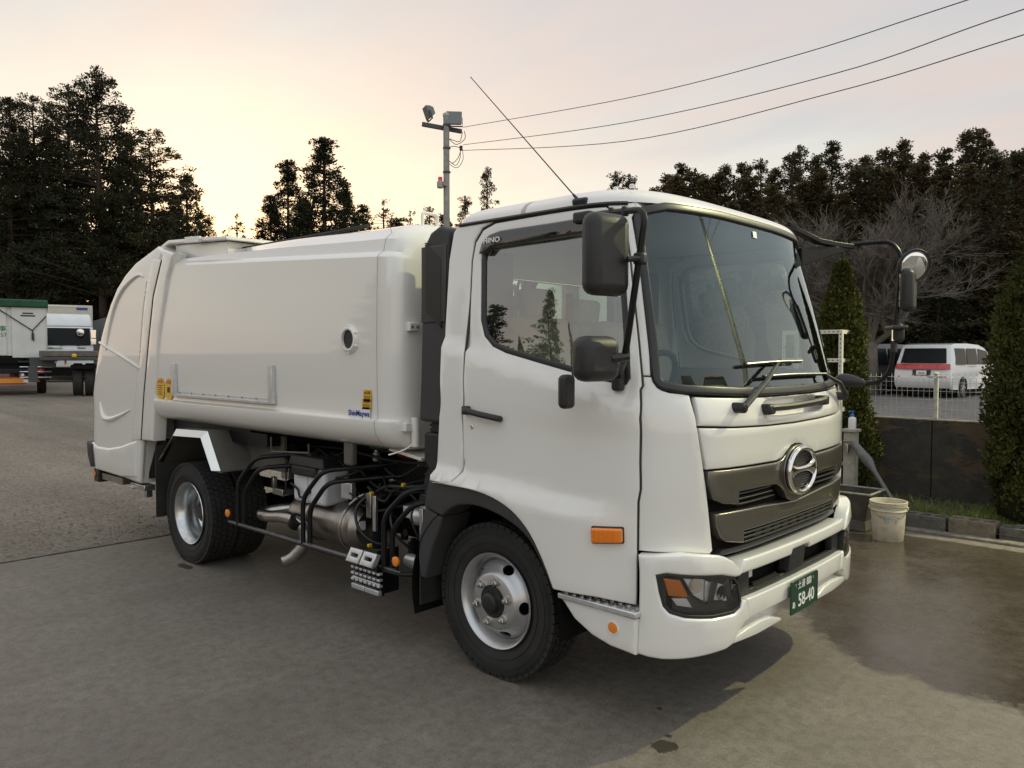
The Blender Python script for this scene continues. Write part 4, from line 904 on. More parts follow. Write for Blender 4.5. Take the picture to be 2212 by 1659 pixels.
m = MB(); m.lathe([(.05, .0), (.05, -.02), (0, -.025)], (-.06, -.42, .66), 'x', 14); m.build('reversing_lamp', 'sticker', TRL); m = MB(); m.box((-.055, -.55, .46), (.02, .34, .10)); m.build('printed_board', 'sticker', TRL)
m = MB(); m.box((.3, .15, 1.2), (.2, .25, .12)); m.build('blue_tank', M('blue_tank', (.02, .05, .28), .5), TRL)
for x in (1.2, 2.5):
    for y in (-.95, .95): wheel2(TRL, x, y)
m = MB(); m.box((.15, -.55, 1.02), (.5, .5, .06), (0, .3, 0)); m.build('mudguard', 'frame', TRL)
FLT = lorry('flatbed_trailer', 168, 25.0, R(27), 'low flatbed trailer with double wheels parked in front of the white tractor')
m = MB(); m.box((1.0, -.25, 1.37), (2.4, 2.6, .18)); m.build('deck_frame', 'wood', FLT, bevel=.02)
m = MB(); m.box((.9, .2, 1.21), (2.2, 1.7, .12)); m.build('side_rail', 'darksteel', FLT, bevel=.02)
wheel2(FLT, .5, .02, .53, .28); wheel2(FLT, .5, -.32, .53, .28)
m = MB(); m.lathe([(.20, -.10), (.17, -.02), (.0, .0)], (.5, .16, .5), 'y', 20); m.build('wheel_hub', 'rim', FLT)
m = MB(); m.tube(smooth_path([(-.1, .62, 1.08), (-.1, .40, 1.32), (-.1, -.2, 1.36), (-.1, -.6, 1.22)], 5), .03, 6); m.build('mudguard_rail', 'galv', FLT)
m = MB(); m.tube(smooth_path([(-.12, .12, 1.42), (-.16, .10, 1.30), (-.14, .14, 1.15)], 4), .02, 6); m.build('wheel_strap', 'sticker', FLT); m = MB(); m.lathe([(0, -.06), (.07, -.04), (.08, .02), (.05, .06), (0, .07)], (-.24, .09, 1.30), 'z', 12); m.build('yellow_cap', 'yellow', FLT)
m = MB(); m.box((.4, 0.0, .04), (.24, .16, .08), taper=.6); m.build('wheel_chock', 'steel', FLT)
for z in (.62, .80, .95): m = MB(); m.tube([(.2, .75, z), (.2, 1.6, z)], .02, 6); m.build('guard_bar', 'galv', FLT)
m = MB(); m.box((.2, 1.25, .72), (.05, .26, .5)); m.box((.6, 1.0, 1.08), (.5, .7, .34)); m.build('tool_box', 'darksteel', FLT, bevel=.01)
m = MB(); m.box((.1, .35, 1.12), (.04, .06, .2)); m.build('orange_marker', 'amber', FLT)
m = MB(); m.box((.45, -.6, .95), (1.4, 1.6, .12)); m.build('axle_beam', 'dark', FLT)
TRC = lorry('tractor_cab', 140, 37.0, R(29), 'white high-roof tractor cab facing out from behind the flatbed trailer')
m = MB(); m.loft([[(x, y*k, z) for y, k in ((-1.2, 1), (1.2, 1))]+[(x+2.0, y*k, z) for y, k in ((1.2, 1), (-1.2, 1))] for x, k, z in ((.0, 1., .7), (-.04, 1., 1.55), (.02, 1., 1.72), (.16, .985, 2.62))]); m.build('cab_body', 'lorry', TRC, bevel=.06, seg=3)
m = MB(); m.loft([[(x, -1.16*k, z), (x, 1.16*k, z), (x+1.8, 1.16*k, z), (x+1.8, -1.16*k, z)] for x, k, z in ((.16, 1.01, 2.62), (.24, .99, 2.88), (.42, .94, 3.18), (.55, .90, 3.26))]); m.build('roof_fairing', 'lorry', TRC, bevel=.08, seg=3)
m = MB(); m.add([(-.015, -1.08, 1.74), (-.015, 1.08, 1.74), (.12, 1.06, 2.56), (.12, -1.06, 2.56)], [(0, 1, 2, 3)]); m.build('windscreen', 'carglass', TRC, flip=False)
m = MB(); m.box((-.06, 0, 1.42), (.08, 1.9, .12)); m.build('chrome_bar', 'chrome', TRC, bevel=.02); m = MB(); m.box((-.05, 0, 1.25), (.06, 2.2, .20)); m.build('grille_panel', 'darksteel', TRC, bevel=.02)
for y in (-.7, .65): m = MB(); m.box((-.06, y, 1.62), (.03, .34, .04)); m.build('hand_grip', 'ink', TRC)
for y in (.85, .2, -.5): m = MB(); m.tube([(-.08, y, 1.70), (-.05, y-.25, 1.78)], .012, 5); m.build('wiper', 'ink', TRC)
text_mesh('土浦運送', .13, 'company_lettering', 'green', TRC, basis((-.055, .45, 1.60), (0, -1, 0), (0, 0, 1)), extrude=.002) if False else None
m = MB(); m.box((-.058, .40, 1.60), (.006, .62, .07)); m.build('company_lettering', M('pale_green', (.25, .42, .32), .6), TRC)
for y, s in ((-1.18, 1), (1.25, 1)):
    m = MB(); m.tube([(.0, y, 2.5), (-.22, y-.06, 2.48), (-.22, y-.06, 1.8), (.0, y, 1.72)], .02, 6); a_ = m.build('mirror_arm', 'frame', TRC)
    for z, h in ((2.28, .40), (1.92, .28)): m = MB(); m.box((-.24, y-.02, z), (.06, .24, h)); m.build('mirror_glass', 'chrome', a_, bevel=.02)
m = MB(); m.lathe([(0, -.05), (.15, -.03), (.17, 0), (0, .03)], (-.3, -.66, 2.35), 'x', 16); m.build('round_mirror', 'chrome', TRC)
for y in (-.95, .95): wheel2(TRC, 1.2, y)
m = MB(); m.box((1.0, 0, .6), (1.8, 2.0, .6)); m.build('chassis', 'dark', TRC)
BXT = lorry('box_lorry', 140, 39.6, R(29), 'cream box body lorry standing directly behind the tractor cab')
m = MB(); m.box((3, 0, 2.35), (6, 2.55, 2.9)); m.build('cargo_box', M('cream_box', (.55, .52, .42), .5, var=.08, vs=2), BXT, bevel=.03); m = MB(); m.box((-.01, .3, 3.74), (.03, 1.8, .05)); m.build('box_trim', 'alu', BXT); m = MB(); m.box((-.012, -.8, 3.62), (.02, .5, .12)); m.build('box_print', 'blue', BXT)
for y in (-.95, .95): wheel2(BXT, 1.5, y); wheel2(BXT, 4.8, y)
m = MB(); m.box((3, 0, .75), (5.6, 1.2, .4)); m.build('chassis', 'dark', BXT)
HT = lorry('hopper_container', 200, 40.5, R(26), 'grey steel container with a sloping top edge behind the lorries'); HT['category'] = 'container'
m = MB(); m.prism([(.9, .1), (-2.4, .1), (-2.4, 3.75), (.9, 2.75)], 'x', 0, 3.0); m.build('container_shell', M('grey_steel', (.10, .11, .11), .6, var=.2, vs=2), HT, bevel=.02)
for y in (.4, -.4, -1.2, -2.0): m = MB(); m.box((-.03, y, 1.4), (.06, .08, 2.5)); m.build('container_rib', M('grey_rib', (.09, .10, .10), .6), HT)
# ================================================================== the garbage truck (x forward, y to its left, origin under the front axle)
GT = thing('garbage_truck', 'large white rear-loading garbage truck parked on the concrete slab', 'garbage truck')
def disp(x, z):
    fd = sst((1.0-x)/.25); zb = 1.70-.22*(x+.1); zl = 1.045-.07*(x+.12)
    return fd*(-.026*sst((z-zb)/.045+.5)+.046*sst((zl-z)/.05+.5)*sst((1.0-x)/.5)-.010*sst((1.40-.06*(x+.1)-z)/.03+.5)*sst((x-.0)/.5))
CAB = Surf([(0, 1.085), (1.1, 1.085), (1.5, 1.075), (1.8, 1.05), (2.3, 1.0), (3, .95)],
           [(0, 1.16), (.8, 1.165), (1.1, 1.175), (1.38, 1.17), (1.45, 1.155), (1.52, 1.12), (2.38, .90), (3, .75)], disp=disp)
BUM = Surf([(0, 1.085), (3, 1.085)], [(0, 1.185), (.3, 1.195), (.5, 1.205), (.75, 1.205), (.85, 1.19), (3, 1.19)], n=5)
T = CAB.T
SEAM = [(1330, 458), (1345, 473), (1355, 493), (1363, 548), (1372, 640), (1382, 740), (1388, 810), (1389.5, 832), (1384, 841), (1383, 904), (1383, 1000), (1384, 1058), (1379, 1085), (1378, 1190)]
ARCH = [(928, 1037), (986, 1047), (1045, 1060), (1090, 1081), (1125, 1110), (1155, 1151), (1182, 1208), (1204, 1268)]
ARCH = sm2(ARCH, 3)
door_px = [(1004, 1000), (1001, 985), (999, 900), (1004, 760), (1009, 640), (1013, 560), (1020, 522), (1036, 495), (1062, 480), (1180, 459), (1306, 443)]+[(x-2.5, y) for x, y in SEAM] \
    + [(1375, 1240), (1374, 1308), (1290, 1288), (1207, 1270)]+ARCH[::-1][:-1]+[(988, 1040), (1000, 1018)]
win_px = [(1036, 560), (1040, 536), (1052, 520), (1075, 509), (1180, 495), (1300, 480), (1322, 482), (1334, 500), (1343, 600), (1350, 720), (1352, 812), (1345, 822), (1300, 815), (1180, 783), (1085, 755), (1058, 742), (1042, 722), (1035, 690)]
door = T(door_px); win = T(win_px)
winout = inset(resample(win, .04), -.016 if area(win) > 0 else .016)
wing = inset(resample(win, .04), .012 if area(win) > 0 else -.012)
pillar_px = [(941, 1036), (984, 1045), (997, 1014), (999, 985), (996, 900), (1001, 760), (1006, 640), (1010, 560), (1017, 518), (1034, 490), (1060, 476), (1040, 470), (985, 482), (972, 500), (962, 560), (954, 700), (948, 900)]
pillar = T(pillar_px)
post = T([(1308, 439)]+[(x+1.5, y) for x, y in SEAM[:7]]+[(1406, 811), (1404, 765), (1399, 715), (1391, 640), (1383, 560), (1374, 500), (1368, 465), (1376, 452), (1392, 441), (1380, 433)])
corner = T([(1390, 813), (1391.5, 832), (1386, 842), (1385, 904), (1385, 1000), (1386, 1058), (1381, 1085), (1380, 1190), (1482, 1194), (1534, 1197), (1540, 1190), (1536, 1150), (1529, 1080), (1520, 1014), (1506, 922), (1497, 880), (1489, 853), (1474, 851), (1445, 848), (1430, 843), (1420, 837), (1411, 824), (1408, 814)])
for side in (0, 1):
    f = mir if side else (lambda p: p)
    d = panel('door', CAB, f(door), 'paint', GT, holes=[f(winout)], grid=.045, edge=.007, thick=.04)
    gl = panel('window_glass', CAB, f(win), 'doorglass', d, thick=0, edge=0, grid=.15, off=-.012)
    panel('window_seal', CAB, f(winout), 'seal', d, holes=[f(wing)], edge=.005, grid=.2, thick=.03, off=-.002)
    panel('cab_rear_pillar', CAB, f(pillar), 'paint', GT, grid=.045, edge=.007, thick=.04)
    panel('windscreen_pillar', CAB, f(post), 'paint', GT, grid=.045, edge=.006, thick=.04)
    panel('front_corner_panel', CAB, f(corner), 'paint', GT, grid=.04, edge=.008, thick=.04)
    if not side: DOOR = d
    for nm, path in (('door_gap_shade', [(1006, 990), (1000, 900), (1002.5, 760), (1008, 640), (1012, 560), (1019, 520), (1035, 492), (1061, 478), (1180, 457), (1307, 441)]), ('door_gap_shade', [(x_-.5, y_) for x_, y_ in SEAM])):  # black tube laid in the seam to paint the gap's shade
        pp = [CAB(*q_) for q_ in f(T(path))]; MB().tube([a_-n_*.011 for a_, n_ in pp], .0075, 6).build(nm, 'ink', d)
# door furniture
visor = T([(1033, 548), (1040, 522), (1056, 506), (1080, 497), (1200, 479), (1306, 464), (1312, 497), (1200, 513), (1110, 526), (1060, 534), (1048, 548)])
panel('window_visor', CAB, visor, 'smoke', DOOR, off=.028, edge=.01, thick=.02, grid=.06)
def on_cab(px, py, off=0., S=None):
    S = S or CAB; s, z = S.T([(px, py)])[0]; p, n = S(s, z); return p+n*off, n, s, z
def cab_basis(px, py, off, S=None, dx=(1060, 522)):
    p, n, s, z = on_cab(px, py, off, S); q, _ = (S or CAB)(s+.05, z); return basis(p, q-(p-n*off), (0, 0, 1))
text_mesh('HINO', .036, 'maker_lettering', 'white', DOOR, cab_basis(1064, 520, .036), bold=.0008, sx=1.3)
hm = panel('handle_recess', CAB, fillet(T([(1030, 893), (1073, 900), (1070, 918), (1032, 912)]), .02), 'paint', DOOR, off=.004, edge=.006, thick=.01, grid=.03)
hp = [on_cab(x, y, o)[0] for x, y, o in ((1008, 885, .012), (1016, 886, .032), (1040, 893, .036), (1066, 899, .036), (1081, 903, .03), (1082, 905, .008))]
MB().tube(smooth_path(hp, 4), .016, 8).build('door_handle', 'black', DOOR)
p, n, _, _ = on_cab(1012, 886, .018); MB().box(p, (.045, .03, .045)).build('handle_latch', 'black', DOOR, bevel=.008)
p, n, _, _ = on_cab(1019, 922, .0); MB().lathe([(.012, -.006), (.012, .003), (.009, .005), (.009, .003), (0, .003)], p, 'y', 16).build('keyhole', 'chrome', DOOR)
for m_ in DOOR.children:
    if m_.name.startswith('keyhole'): m_.data.transform(Matrix.Translation(Vector(p)) @ Matrix.Diagonal((1, -1, 1, 1)) @ Matrix.Translation(-Vector(p)))
# side marker lamp on the door
mk = panel('marker_lamp', CAB, fillet(T([(1286, 1137), (1346, 1141), (1347, 1171), (1287, 1169)]), .008), 'amber', GT, off=.030, edge=.008, thick=.026, grid=.02)
panel('lamp_base', CAB, fillet(T([(1283, 1134), (1348, 1138), (1349, 1174), (1284, 1172)]), .008), 'ink', mk, off=.008, edge=.003, thick=.008, grid=.05)
for k in range(5):
    a = on_cab(1294+k*9, 1142, .032)[0]; b = on_cab(1294+k*9, 1168, .032)[0]; MB().tube([a, b], .0018, 5).build('lens_rib', 'amber', mk)
# roof
def plan(z, rear=-.335, rc=.12):
    q = [tuple(CAB(s_, z)[0][:2]) for s_ in np.linspace(0, 1.55, 40)]
    w = CAB(1.7, z)[0][1]; side = [(x_, w) for x_ in (.2, 0, -.15, rear+rc)]
    cor = [(rear+rc*(1-math.sin(t)), w-rc*(1-math.cos(t))) for t in np.linspace(.2, math.pi/2, 5)]
    near = q+side+cor; near = [p for i, p in enumerate(near) if i == 0 or math.dist(p, near[i-1]) > 1e-3]
    far = [(a, -b) for a, b in near[1:]][::-1]
    return near+far
zr = 2.372; P0 = plan(zr)
if area(P0) < 0: P0 = P0[::-1]
rb = MB(); secs = []
for t in np.linspace(0, math.pi/2, 8):
    d_ = .15*(1-math.cos(t)); secs.append([(.27+(a-.27)*(1-d_/.62), b*(1-d_/1.0), zr+.085*math.sin(t)) for a, b in P0])
for dd, zz in ((.22, .096), (.32, .104), (.42, .109), (.55, .112)):
    secs.append([(.27+(a-.27)*(1-min(dd/.62, .96*dd/.7)), b*(1-dd/1.0), zr+zz) for a, b in P0])
rb.loft(secs, True, True)
roof = rb.build('roof', 'paint', GT, ang=60)
for px, py in ((1105, 430), (1135, 426), (1330, 417), (1365, 414)):
    p = AT(px, py, 'y', -.84); MB().lathe([(.012, -.012), (.012, .0), (.008, .004), (0, .005)], (p[0], p[1], zr+.084), 'z', 12).build('roof_bolt_cap', 'paint', roof)
gut = [np.append(CAB(s, 2.366)[0][:2], 2.366) for s in np.linspace(T([(985, 482)])[0][0], -.93, 24)]
for sg in (1, -1): MB().tube([(p[0], p[1]*sg, p[2]) for p in gut], .010, 6).build('rain_gutter', 'seal', roof)
# cab shell: inside walls, floor, back wall with a window
bk = panel('cab_back_wall', plane((-.325, 0, 0), (0, -1, 0), (0, 0, 1)), fillet([(-1.0, .95), (1.0, .95), (.97, 1.7), (.93, 2.37), (-.93, 2.37), (-.97, 1.7)], .05), 'paint', GT, holes=[fillet([(-.62, 1.62), (.62, 1.62), (.60, 2.12), (-.60, 2.12)], .06)], thick=.03, edge=.01, grid=.3)
panel('back_window', plane((-.335, 0, 0), (0, -1, 0), (0, 0, 1)), fillet([(-.62, 1.62), (.62, 1.62), (.60, 2.12), (-.60, 2.12)], .06), 'glass', bk, thick=0, edge=0, grid=.5)
inn = MB(); inn.box((.26, 0, .98), (1.1, 1.86, .06)); inn.build('cab_floor', 'trimgrey', GT)
hl = MB(); hl.box((.25, 0, 2.36), (1.05, 1.72, .02)); hl.build('headliner', 'headliner', GT)
bt = MB(); bt.box((-.27, -.76, 1.70), (.06, .36, 1.1)); bt.box((-.27, .76, 1.70), (.06, .36, 1.1)); bt.box((-.27, 0, 1.3), (.06, 1.3, .62)); bt.build('back_trim', 'trimgrey', GT)
for sg in (-1, 1):
    MB().box((.3, sg*1.0, 1.28), (1.0, .03, .62)).build('door_trim', 'trimgrey', GT)
db = MB(); db.loft([[(x_, y_, z_) for x_, z_ in ((.98-.10*abs(y_)**3, 1.05), (1.02-.12*abs(y_)**3, 1.40), (.98-.14*abs(y_)**3, 1.49), (.74, 1.47), (.66, 1.36), (.70, 1.05))] for y_ in np.linspace(-.9, .9, 13)]); db.build('dashboard', 'trimgrey', GT, ang=40)
st = thing  # (unused alias)
def seat(y, wd):
    s = MB(); s.box((.18, y, 1.22), (.5, wd, .16)); o = s.build('seat', 'beige', GT, bevel=.05, seg=3)
    s = MB(); s.box((-.10, y, 1.58), (.14, wd*.94, .62), (0, -.16, 0)); s.build('backrest', 'beige', o, bevel=.05, seg=3)
    s = MB(); s.box((-.15, y, 1.97), (.09, .26, .17), (0, -.12, 0)); s.build('headrest', 'beige', o, bevel=.035, seg=3)
seat(-.48, .52); seat(.45, .80)
sw = MB(); sw.tube([(.60+.17*math.sin(t)*.55, -.48+.21*math.cos(t), 1.52+.17*math.sin(t)) for t in np.linspace(0, 2*math.pi, 33)], .016, 8, cap=False)
swo = sw.build('steering_wheel', 'ink', GT); MB().tube([(.60, -.48, 1.52), (.78, -.48, 1.36)], .03, 8).build('steering_column', 'ink', swo); MB().box((.60, -.48, 1.52), (.05, .36, .05), (0, -.5, 0)).build('wheel_spoke', 'ink', swo, bevel=.015)
MB().box((-.2, -.12, 1.9), (.03, .05, .3)).build('seat_belt_post', 'ink', GT, bevel=.01)
# windscreen
wn = T([(1372, 480), (1372, 462), (1382, 446), (1400, 440), (1440, 434)]); wl = T([(1380, 540), (1389, 620), (1402, 740), (1407, 808), (1411, 824), (1421, 836), (1432, 842), (1474, 850)])
half_top = [(-.279, 2.396), (0, 2.397)]; half_bot = [(-.51, 1.492), (-.25, 1.486), (0, 1.484)]
half = half_bot[::-1]+wl[::-1]+wn+half_top                              # bottom centre -> near bottom corner -> up -> top centre
full = half+mir(half[1:-1])[::-1]
fi = resample(full, .05); sg = 1 if area(fi) > 0 else -1
ws = panel('windscreen', CAB, inset(fi, sg*.02), 'glass', GT, thick=0, edge=0, grid=.07, off=-.006, ang=180)
panel('windscreen_seal', CAB, full, 'seal', ws, holes=[inset(fi, sg*.040)], edge=.010, thick=.03, grid=.2, off=.008)
panel('inspection_sticker', CAB, T([(1629, 498), (1637, 500), (1638, 514), (1630, 512)]), 'sticker', ws, off=-.001, edge=0, thick=0, grid=.1)
# front panels
cowl_bot = [(-.832, 1.372), (-.6, 1.358), (-.3, 1.349), (0, 1.345)]; cowl_top = [(0, 1.476), (-.25, 1.478), (-.51, 1.484), (-.75, 1.493), (-.822, 1.497)]
cw = cowl_bot+cowl_top; cowl = cowl_bot+mir(cowl_bot[:-1])[::-1]+mir(cowl_top[1:])[::-1]+cowl_top[1:] if False else cowl_bot+mir(cowl_bot[:-1])[::-1]+mir(cowl_top[::-1])[:-1]+cowl_top
rec = fillet(T([(1647, 872), (1660, 861), (1740, 852), (1772, 856), (1776, 880), (1768, 886), (1690, 897), (1665, 897)]), .02)
cwo = panel('front_cowl', CAB, cowl, 'paint', GT, holes=[rec], edge=.007, grid=.04)
panel('handle_recess', CAB, inset(resample(rec, .03), -.004 if area(rec) > 0 else .004), 'paint', cwo, off=-.055, edge=.0, grid=.1, thick=0)
rr = resample(rec, .025); m_ = MB(); k_ = len(rr); m_.add([tuple(CAB(*q)[0]+CAB(*q)[1]*-.004) for q in rr]+[tuple(CAB(*q)[0]-CAB(*q)[1]*.056) for q in rr], [(i, (i+1) % k_, k_+(i+1) % k_, k_+i) for i in range(k_)]); m_.build('recess_wall', 'paint', cwo, ang=180)
gh = [on_cab(x, y, o)[0] for x, y, o in ((1652, 886, -.01), (1656, 884, .03), (1690, 881, .035), (1740, 873, .035), (1770, 866, .03), (1774, 864, -.01))]
g_ = MB().tube(smooth_path(gh, 5), .017, 8).build('grab_handle', 'black', GT)
for q in (0, -1):
    p = (Vector(gh[q])+Vector(gh[1 if q == 0 else -2]))/2; MB().box(p, (.06, .07, .05)).build('handle_end', 'black', g_, bevel=.012)
lt = [(-.833, 1.362), (-.6, 1.350), (-.3, 1.341), (0, 1.337)]
gtop = T([(1527, 1015), (1597, 1008), (1655, 999), (1678, 995), (1690, 989), (1700, 975), (1710, 962), (1721, 957)])
gtop = gtop+[(0, gtop[-1][1]+.002)]
lid = lt+mir(lt[:-1])[::-1]+mir(gtop)+gtop[::-1][1:]
panel('front_lid', CAB, lid, 'paint', GT, edge=.007, grid=.04)
# grille
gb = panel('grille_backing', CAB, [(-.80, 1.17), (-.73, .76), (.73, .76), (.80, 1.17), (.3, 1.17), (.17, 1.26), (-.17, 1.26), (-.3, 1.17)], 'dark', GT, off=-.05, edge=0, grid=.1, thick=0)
dn = lambda p, d: [(a, b-d) for a, b in p]
gt2 = dn(gtop, .007); gt2[0] = (gt2[0][0]+.004, gt2[0][1])
up = gt2+mir(gt2[:-1])[::-1]
lowL = T([(1529, 1045), (1541, 1080), (1562, 1089), (1596, 1090), (1597, 1062), (1640, 1053), (1676, 1046), (1686, 1051), (1695, 1063), (1699, 1076), (1708, 1082)])
low = lowL+[(0, lowL[-1][1]-.004)]
ug = gt2+mir(gt2[:-1])[::-1]+mir(low[:-1])+[(0, low[-1][1])]+low[:-1][::-1] if False else gt2[::-1]+low[:-1]+[(0, low[-1][1])]+mir(low[:-1])[::-1]+mir(gt2[:-1])
GR = panel('grille', CAB, ug, 'grille', GT, edge=.008, grid=.035, thick=.04, off=.004)
t2 = T([(1544, 1111), (1597, 1102), (1650, 1091), (1700, 1083)]); t2 += [(0, t2[-1][1]-.006)]
b2_ = T([(1547, 1135), (1556, 1161), (1568, 1171), (1606, 1173), (1607, 1147)]); b2_ += [(0, b2_[-1][1]-.002)]
lg = t2[::-1]+b2_[:-1]+[b2_[-1]]+mir(b2_[:-1])[::-1]+mir(t2[:-1])
panel('grille_lower_bar', CAB, lg, 'grille', GR, edge=.008, grid=.035, thick=.04, off=.004)
zc1, zc2 = T([(1597, 1066)])[0][1], T([(1606, 1168)])[0][1]
for k in range(3):
    for sg_ in (-1, 1):
        a, b = (-.585, -.27+.02*k); zz = zc1-.004-k*.024
        panel('grille_slat', CAB, [(a*1., zz-.004), (b, zz-.004+.004), (b, zz+.004), (a, zz+.004)] if sg_ < 0 else mir([(a*1., zz-.004), (b, zz), (b, zz+.004), (a, zz+.004)]), 'slat', GR, off=-.004, edge=.002, thick=.03, grid=.3)
for k in range(3):
    zz = b2_[-1][1]-.012-k*.020
    panel('grille_slat', CAB, [(-.54+.01*k, zz-.0045), (.54-.01*k, zz-.0045), (.54-.01*k, zz+.0045), (-.54+.01*k, zz+.0045)], 'slat', GR, off=-.002, edge=.002, thick=.04, grid=.3)
for k in range(9):
    panel('grille_rib', CAB, [(-.40+.1*k, zz-.01), (-.34+.1*k, zz-.01), (-.34+.1*k, zz+.034), (-.40+.1*k, zz+.034)], 'slat', GR, off=-.014, edge=0, thick=.02, grid=.3)
panel('grille_lower_lip', CAB, [(-.70, .775), (.70, .775), (.66, .80), (-.66, .80)], 'slat', GR, off=-.02, edge=.003, thick=.04, grid=.3)
# emblem
ez = 1.105; ea, eb = .156, .110
em = MB(); em.tube([(1.205, ea*math.cos(t), ez+eb*math.sin(t)) for t in np.linspace(0, 2*math.pi, 49)], .0145, 10, cap=False)
EM = em.build('emblem', 'chrome', GR, ang=180)
# bar across the ring, swelling to both ends, with the two crescents of the ring left and right
bar = MB()
bar.loft([[(1.205+.012*math.cos(q), y_, ez+.006+(.016+.05*abs(y_/ea)**3)*math.sin(q)) for q in np.linspace(0, 2*math.pi, 13)[:-1]] for y_ in np.linspace(-.155, .155, 15)])
bar.build('emblem_bar', 'chrome', GR, ang=180)
bp_ = MB()
for k in range(17):
    z_ = ez-.10+.0125*k; h_ = ea*math.sqrt(max(.02, 1-((z_-ez)/eb)**2)); bp_.box((1.192, 0, z_), (.006, 2*h_, .007))
bp_.build('emblem_backing', 'slat', GR, smooth=False)
MB().prism([(ea*1.1*math.cos(t), ez+eb*1.14*math.sin(t)) for t in np.linspace(0, 2*math.pi, 41)[:-1]], 'x', 1.165, 1.188).build('emblem_plate', 'grille', GR, bevel=.004)
# bumper
TB = BUM.T
cap_px = [(1378, 1199), (1480, 1197), (1553, 1199), (1568, 1203), (1584, 1211), (1596, 1226), (1602, 1243), (1590, 1247), (1560, 1243), (1440, 1239), (1416, 1243), (1423, 1280), (1432, 1311), (1446, 1326), (1480, 1336), (1540, 1337), (1588, 1326), (1601, 1313), (1604, 1297), (1613, 1295), (1620, 1336), (1609, 1344), (1597, 1362), (1583, 1392), (1568, 1403), (1537, 1413), (1480, 1424), (1430, 1425), (1400, 1420), (1376, 1412)]
cap = TB(cap_px); capo = []
for side in (0, 1):
    f = mir if side else (lambda p: p)
    c_ = panel('bumper_end', BUM, f(cap), 'paint', GT, edge=.012, grid=.04, thick=.06, off=.004); capo.append(c_)
BP = panel('bumper_beam', BUM, [(-.622, .700), (-.44, .697), (-.115, .692), (-.095, .716), (.095, .716), (.115, .692), (.44, .697), (.622, .700), (.60, .763), (.25, .757), (0, .755), (-.25, .757), (-.60, .763)], 'paint', GT, edge=.012, grid=.04, thick=.09, off=.002)
panel('bumper_lower_beam', BUM, [(-.562, .484), (-.3, .482), (.3, .482), (.562, .484), (.572, .578), (.2, .573), (-.2, .573), (-.572, .578)], 'paint', GT, edge=.008, grid=.05, thick=.08, off=.002)
panel('bumper_valance', BUM, [(-.66, .40), (.66, .40), (.60, .50), (-.60, .50)], 'paint', GT, edge=0, grid=.1, thick=.0, off=-.055)
lipn = [(-.668, .395), (-.645, .425), (-.55, .438), (-.43, .443), (-.33, .436), (-.20, .40)]
for side in (0, 1):
    f = mir if side else (lambda p: p)
    panel('bumper_lip', BUM, f(lipn+[(-.20, .388), (-.45, .386)]), 'paint', GT, edge=.006, grid=.04, thick=.07, off=.0)
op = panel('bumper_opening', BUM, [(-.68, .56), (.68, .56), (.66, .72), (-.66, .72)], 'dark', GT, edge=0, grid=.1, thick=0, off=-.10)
panel('opening_floor', BUM, [(-.60, .572), (.60, .572), (.60, .60), (-.60, .60)], 'black', op, edge=.004, grid=.2, thick=.02, off=-.03)
for a, b in ((-.60, -.50), (.50, .60)): panel('opening_side', BUM, [(a, .575), (b, .575), (b, .70), (a, .70)], 'black', op, edge=.006, grid=.1, thick=.03, off=-.03)
panel('tow_hook_cover', BUM, fillet([(-.11, .60), (.06, .60), (.09, .71), (-.08, .712)], .015), 'black', op, edge=.008, grid=.1, thick=.05, off=-.012)
for k in range(4):
    panel('opening_rib', BUM, [(-.46+.01*k, .592+k*.006), (-.18, .592+k*.006), (-.18, .595+k*.006), (-.46+.01*k, .595+k*.006)], 'slat', op, edge=0, grid=.3, thick=.012, off=-.022-.008*k)
panel('tow_bracket', BUM, [(-.44, .63), (-.39, .63), (-.39, .69), (-.44, .69)], 'paint', op, edge=.003, grid=.2, thick=.01, off=-.07)
# skirt ends of the bumper join the cab side: inner filler so the wheel well stays dark
MB().box((.78, 0, .56), (.5, 1.9, .30)).build('wheel_well_filler', 'dark', GT)
